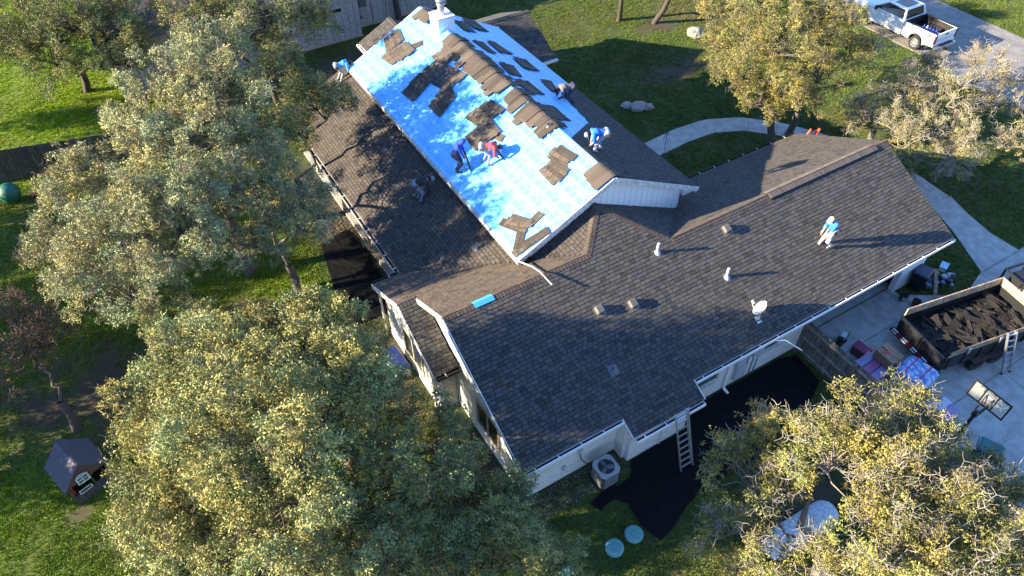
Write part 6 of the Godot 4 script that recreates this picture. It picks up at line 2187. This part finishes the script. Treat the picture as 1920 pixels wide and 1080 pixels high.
# pose is in a frame whose +x is where the person faces; hands and feet are points in it
func person(label: String, at: Vector3, yaw: float, pose: Dictionary, wear: Dictionary) -> Node3D:
	var t := thing("person", label, "person", at, yaw, "roofers at work")
	var g := G.new()
	var hip: Vector3 = pose.hip
	var lean := deg_to_rad(pose.lean)
	var up := Vector3(sin(lean), cos(lean), 0)
	var fwd := Vector3(cos(lean), -sin(lean), 0)
	var chest := hip + up * 0.36 + fwd * -0.02
	var neck := hip + up * 0.50
	var hl := lean + deg_to_rad(pose.get("nod", 10.0))
	var hup := Vector3(sin(hl), cos(hl), 0)
	var hfw := Vector3(cos(hl), -sin(hl), 0)
	var head := neck + hup * 0.17 + hfw * 0.02
	var B := [[hip + up * 0.02, 0.135, hip + up * 0.18, 0.125, wear.shirt], [hip + up * 0.18, 0.125, chest, 0.15, wear.shirt],
		[chest + Vector3(0, 0, 0.07), 0.125, chest + up * 0.1 + Vector3(0, 0, 0.12), 0.085, wear.shirt], [chest + Vector3(0, 0, -0.07), 0.125, chest + up * 0.1 + Vector3(0, 0, -0.12), 0.085, wear.shirt],
		[neck - up * 0.05, 0.075, neck + hup * 0.08, 0.056, wear.get("neck", wear.skin)],
		[hip - up * 0.03 + Vector3(0, 0, 0.06), 0.125, hip - up * 0.05 - fwd * 0.05 + Vector3(0, 0, 0.08), 0.115, wear.pants], [hip - up * 0.03 + Vector3(0, 0, -0.06), 0.125, hip - up * 0.05 - fwd * 0.05 + Vector3(0, 0, -0.08), 0.115, wear.pants]]
	var fingers := []
	for s in [1, -1]:
		var foot: Vector3 = pose.feet[0 if s > 0 else 1]
		var hj: Vector3 = hip - up * 0.04 + Vector3(0, 0, 0.095 * s)
		var an := foot + Vector3(-0.03, 0.085, 0)
		var kn := limb_mid(hj, an, 0.44, 0.42, Vector3(1, 0.15, 0.12 * s))
		B.append([hj, 0.105, kn, 0.068, wear.pants])
		B.append([kn, 0.066, an, 0.047, wear.pants])
		B.append([foot + Vector3(-0.07, 0.045, 0), 0.047, foot + Vector3(0.15, 0.035, 0.02 * s), 0.038, wear.shoe])
		var sh: Vector3 = chest + up * 0.115 + Vector3(0, 0, 0.185 * s)
		var hand: Vector3 = pose.hands[0 if s > 0 else 1]
		var el := limb_mid(sh, hand, 0.29, 0.26, Vector3(-0.5, -0.5, 0.9 * s))
		var wr := el + (hand - el).limit_length(0.25)
		B.append([sh, 0.072, el, 0.05, wear.shirt])
		B.append([el, 0.048, wr, 0.034, wear.get("sleeve", wear.shirt)])
		var hd := (wr - el).normalized()
		B.append([wr, 0.032, wr + hd * 0.08, 0.036, wear.get("glove", wear.skin)])
		var acr := hd.cross(Vector3(0.3, 1, 0.1)).normalized()
		var cur := hd.cross(acr).normalized()
		if cur.y > 0: cur = -cur
		for f in 4:
			var o: Vector3 = wr + hd * 0.085 + acr * (f - 1.5) * 0.021
			var L: float = [0.072, 0.082, 0.076, 0.06][f]
			fingers.append([[o, o + hd * L * 0.5 + cur * 0.008, o + hd * L * 0.8 + cur * 0.035], [0.0105, 0.0095, 0.008]])
		var th: Vector3 = wr + hd * 0.03 + acr * 0.036 * s
		fingers.append([[th, th + (hd + acr * s).normalized() * 0.035, th + (hd * 1.5 + acr * s * 0.4).normalized() * 0.065 + cur * 0.01], [0.013, 0.011, 0.009]])
	skin(g, B, 0.023, 0.05)
	for f in fingers:
		g.col = wear.get("glove", wear.skin)
		g.tube(f[0], f[1], 6)
	# head on its own finer grid
	var jaw := head - hup * 0.065 + hfw * 0.04
	skin(g, [[head + hup * 0.02 - hfw * 0.012, 0.093, head + hup * 0.015 + hfw * 0.012, 0.09, wear.skin], [head - hup * 0.02 + hfw * 0.03, 0.07, jaw, 0.05, wear.skin],
		[head + hfw * 0.088 - hup * 0.005, 0.010, head + hfw * 0.108 - hup * 0.03, 0.015, wear.skin],
		[head + Vector3(0, 0, 0.088), 0.018, head - hup * 0.03 + Vector3(0, 0, 0.09), 0.014, wear.skin], [head + Vector3(0, 0, -0.088), 0.018, head - hup * 0.03 + Vector3(0, 0, -0.09), 0.014, wear.skin],
		[head - hup * 0.055 + hfw * 0.082 + Vector3(0, 0, 0.02), 0.009, head - hup * 0.055 + hfw * 0.082 - Vector3(0, 0, 0.02), 0.009, Color(0.25, 0.09, 0.07)]], 0.012, 0.02)
	for s in [1, -1]:
		g.col = Color(0.02, 0.015, 0.012)
		g.lathe([[0.0, 0.012], [0.01, 0.006], [0.012, 0.0], [0.01, -0.006], [0.0, -0.012]], head + hfw * 0.09 + hup * 0.008 + Vector3(0, 0, 0.032 * s), 8)
	put("body", g, M.cloth, t)
	var belt := G.new()
	belt.col = Color(0.10, 0.055, 0.03)
	var bb := Basis(fwd, up, Vector3.BACK)
	belt.lathe([[0.152, 0.03], [0.158, 0.0], [0.152, -0.03]], hip + up * 0.05, 14, bb)
	for s in [1, -1]: belt.box(hip - up * 0.03 + Vector3(0, 0, 0.175 * s) + fwd * 0.02, Vector3(0.13, 0.17, 0.06), bb)
	put("tool_belt", belt, M.cloth, t)
	var hb := Basis(hfw, hup, Vector3.BACK)
	var c := G.new()
	c.col = wear.hat
	if wear.get("hood", false):
		c.lathe([[0.0, 0.135], [0.06, 0.122], [0.1, 0.075], [0.116, 0.0], [0.112, -0.07], [0.10, -0.13], [0.13, -0.19]], head - hfw * 0.018, 18, hb)
		put("hood", c, M.cloth, t)
	else:
		c.lathe([[0.0, 0.122], [0.05, 0.115], [0.088, 0.085], [0.106, 0.03], [0.108, 0.0]], head + hup * 0.02, 18, hb)
		c.box(head + hup * 0.028 + hfw * 0.13, Vector3(0.11, 0.012, 0.14), hb * Basis(Vector3.BACK, -0.15))
		put("cap", c, M.cloth, t)
		var hair := G.new()
		hair.col = Color(0.015, 0.011, 0.009)
		hair.lathe([[0.1, 0.03], [0.104, 0.0], [0.1, -0.05], [0.085, -0.075]], head - hfw * 0.022, 16, hb)
		put("hair", hair, M.cloth, t)
	return t

func build_people() -> void:
	var sk := Color(0.30, 0.15, 0.09)
	var jeans := Color(0.20, 0.25, 0.33)
	person("roofer in bright blue shirt bending at the far left corner of the white roof", Vector3(-4.55, 4.0, -16.2), -12,
		{"hip": Vector3(-0.1, 0.80, 0), "lean": 82, "nod": 25, "feet": [Vector3(-0.02, -0.03, 0.14), Vector3(-0.12, -0.05, -0.14)], "hands": [Vector3(0.55, 0.55, 0.16), Vector3(0.6, 0.6, -0.14)]},
		{"shirt": Color(0.05, 0.28, 0.72), "pants": Color(0.30, 0.31, 0.32), "skin": sk, "shoe": Color(0.10, 0.10, 0.11), "hat": Color(0.05, 0.2, 0.55)})
	person("roofer in navy hooded sweatshirt and jeans holding a shingle near the lower roof edge", Vector3(-3.66, 4.92, -5.6), -38,
		{"hip": Vector3(-0.06, 0.88, 0), "lean": 22, "nod": 20, "feet": [Vector3(0.0, 0.03, 0.12), Vector3(-0.04, -0.02, -0.12)], "hands": [Vector3(0.30, 0.80, 0.14), Vector3(0.32, 0.76, -0.08)]},
		{"shirt": Color(0.012, 0.045, 0.30), "pants": Color(0.035, 0.05, 0.085), "skin": sk, "shoe": Color(0.02, 0.02, 0.02), "hat": Color(0.012, 0.045, 0.30), "hood": true})
	person("roofer in red shirt and pale jeans bent double over a shingle", Vector3(-2.72, 5.40, -4.85), -34,
		{"hip": Vector3(-0.16, 0.82, 0), "lean": 84, "nod": 18, "feet": [Vector3(0.06, 0.03, 0.17), Vector3(-0.16, -0.05, -0.15)], "hands": [Vector3(0.42, 0.42, 0.12), Vector3(0.44, 0.45, -0.14)]},
		{"shirt": Color(0.48, 0.06, 0.075), "pants": Color(0.24, 0.29, 0.36), "skin": sk, "shoe": Color(0.22, 0.20, 0.19), "hat": Color(0.03, 0.07, 0.22)})
	person("roofer in black shirt bending on the old brown roof below the blue edge", Vector3(-5.15, 3.70, -6.15), -30,
		{"hip": Vector3(-0.15, 0.84, 0), "lean": 66, "nod": 5, "feet": [Vector3(0.0, 0.0, 0.14), Vector3(-0.14, -0.06, -0.13)], "hands": [Vector3(0.42, 0.40, 0.2), Vector3(0.62, 0.74, -0.26)]},
		{"shirt": Color(0.022, 0.021, 0.020), "pants": Color(0.16, 0.20, 0.27), "skin": sk, "glove": Color(0.05, 0.06, 0.02), "shoe": Color(0.03, 0.03, 0.035), "hat": Color(0.16, 0.17, 0.19)})
	person("roofer in grey shirt crouching over the far blue slope", Vector3(2.5, 5.40, -7.0), 165,
		{"hip": Vector3(-0.2, 0.66, 0), "lean": 88, "nod": 22, "feet": [Vector3(-0.02, 0.02, 0.2), Vector3(-0.22, -0.08, -0.16)], "hands": [Vector3(0.40, 0.22, 0.22), Vector3(0.46, 0.26, -0.16)]},
		{"shirt": Color(0.10, 0.10, 0.105), "sleeve": Color(0.015, 0.015, 0.02), "pants": Color(0.03, 0.04, 0.09), "skin": sk, "shoe": Color(0.05, 0.02, 0.02), "hat": Color(0.02, 0.02, 0.025)})
	person("roofer in royal blue shirt bending beside the new dark shingles near the gable", Vector3(0.62, 6.38, -2.15), 158,
		{"hip": Vector3(-0.2, 0.84, 0), "lean": 86, "nod": 15, "feet": [Vector3(-0.1, -0.02, 0.2), Vector3(0.28, 0.08, -0.18)], "hands": [Vector3(0.26, 0.44, 0.16), Vector3(0.32, 0.40, -0.04)]},
		{"shirt": Color(0.012, 0.12, 0.62), "sleeve": Color(0.30, 0.42, 0.62), "pants": Color(0.20, 0.26, 0.36), "skin": sk, "shoe": Color(0.30, 0.26, 0.22), "hat": Color(0.22, 0.34, 0.5)})
	person("person in blue jacket, white trousers and pale cap striding alone on the front roof", Vector3(7.0, 3.45, 4.32), 172,
		{"hip": Vector3(-0.05, 0.86, 0), "lean": 20, "nod": 10, "feet": [Vector3(0.30, -0.10, 0.17), Vector3(-0.12, 0.05, -0.10)], "hands": [Vector3(0.36, 0.84, 0.10), Vector3(0.34, 0.80, -0.16)]},
		{"shirt": Color(0.02, 0.16, 0.62), "sleeve": Color(0.25, 0.5, 0.62), "pants": Color(0.42, 0.43, 0.43), "skin": sk, "shoe": Color(0.25, 0.24, 0.25), "hat": Color(0.66, 0.60, 0.42)})
	# shingles in their hands
	for q in [[Vector3(-3.35, 5.4, -5.3), Vector3(0.15, -1.0, 0.25), "shingle sheet held upright by the roofer in the navy hood"], [Vector3(-2.25, 5.78, -4.6), Vector3(0.45, -0.75, 0.5), "shingle sheet held by the roofer in the red shirt"]]:
		var o := MeshInstance3D.new()
		o.mesh = strip_mesh[0]
		o.material_override = M.strip
		o.name = numbered("shingle_sheet")
		add_child(o)
		var x: Vector3 = q[1].normalized()
		var z := x.cross(Vector3(0.86, 0, 0.5)).normalized()
		o.transform = Transform3D(Basis(x * 0.9, z.cross(x), z), q[0])
		tag(o, q[2], "shingle", "shingle sheets held by roofers")
	var bar := thing("roofing_shovel", "long tear-off shovel in the hands of the right-hand worker in blue", "shovel", Vector3(0.30, 6.52, -2.02), 158)
	var g := G.new()
	g.tube([Vector3(0.0, 0.36, 0.02), Vector3(-0.06, 0.0, 0.1)], [0.016, 0.016], 6)
	put("shaft", g, M.wood, bar)
	g = G.new(); g.box(Vector3(-0.08, 0.03, 0.13), Vector3(0.16, 0.012, 0.2), Basis(Vector3.BACK, 0.3))
	put("blade", g, M.steel, bar)

# ------------------------------------------------------------------
func _ready() -> void:
	var cam := Camera3D.new()
	cam.name = "camera"
	cam.position = Vector3(-14, 23, 16)
	cam.rotation_degrees = Vector3(-46.2, -30.6, -0.67)
	cam.fov = 42.74
	cam.far = 900.0
	add_child(cam)
	var env := Environment.new()
	env.background_mode = Environment.BG_SKY
	var sm := ProceduralSkyMaterial.new()
	sm.sky_top_color = Color(0.31, 0.49, 0.76)
	sm.sky_horizon_color = Color(0.74, 0.85, 0.96)
	sm.sky_curve = 0.22
	sm.ground_bottom_color = Color(0.12, 0.14, 0.08)
	sm.ground_horizon_color = Color(0.4, 0.48, 0.5)
	var sky := Sky.new()
	sky.sky_material = sm
	env.sky = sky
	env.background_energy_multiplier = 0.57
	env.tonemap_mode = Environment.TONE_MAPPER_LINEAR
	env.tonemap_exposure = 4.8
	env.sdfgi_enabled = true
	env.ssao_enabled = true
	env.ssil_enabled = true
	var we := WorldEnvironment.new()
	we.name = "environment"
	we.environment = env
	add_child(we)
	var sun := DirectionalLight3D.new()
	sun.name = "sun"
	sun.light_energy = 1.6
	sun.light_color = Color(1.0, 0.93, 0.80)
	sun.light_angular_distance = 0.5
	sun.shadow_enabled = true
	add_child(sun)
	sun.look_at_from_position(Vector3.ZERO, Vector3(2.55, -0.93, 0.76), Vector3.UP)

	lawn_noise.seed = 5
	lawn_noise.frequency = 0.05
	lawn_noise.fractal_octaves = 3
	make_materials()
	build_ground()
	build_house()
	build_trees()
	build_loose_shingles()
	build_site()
	build_trailer()
	build_pallets()
	build_truck()
	build_people()
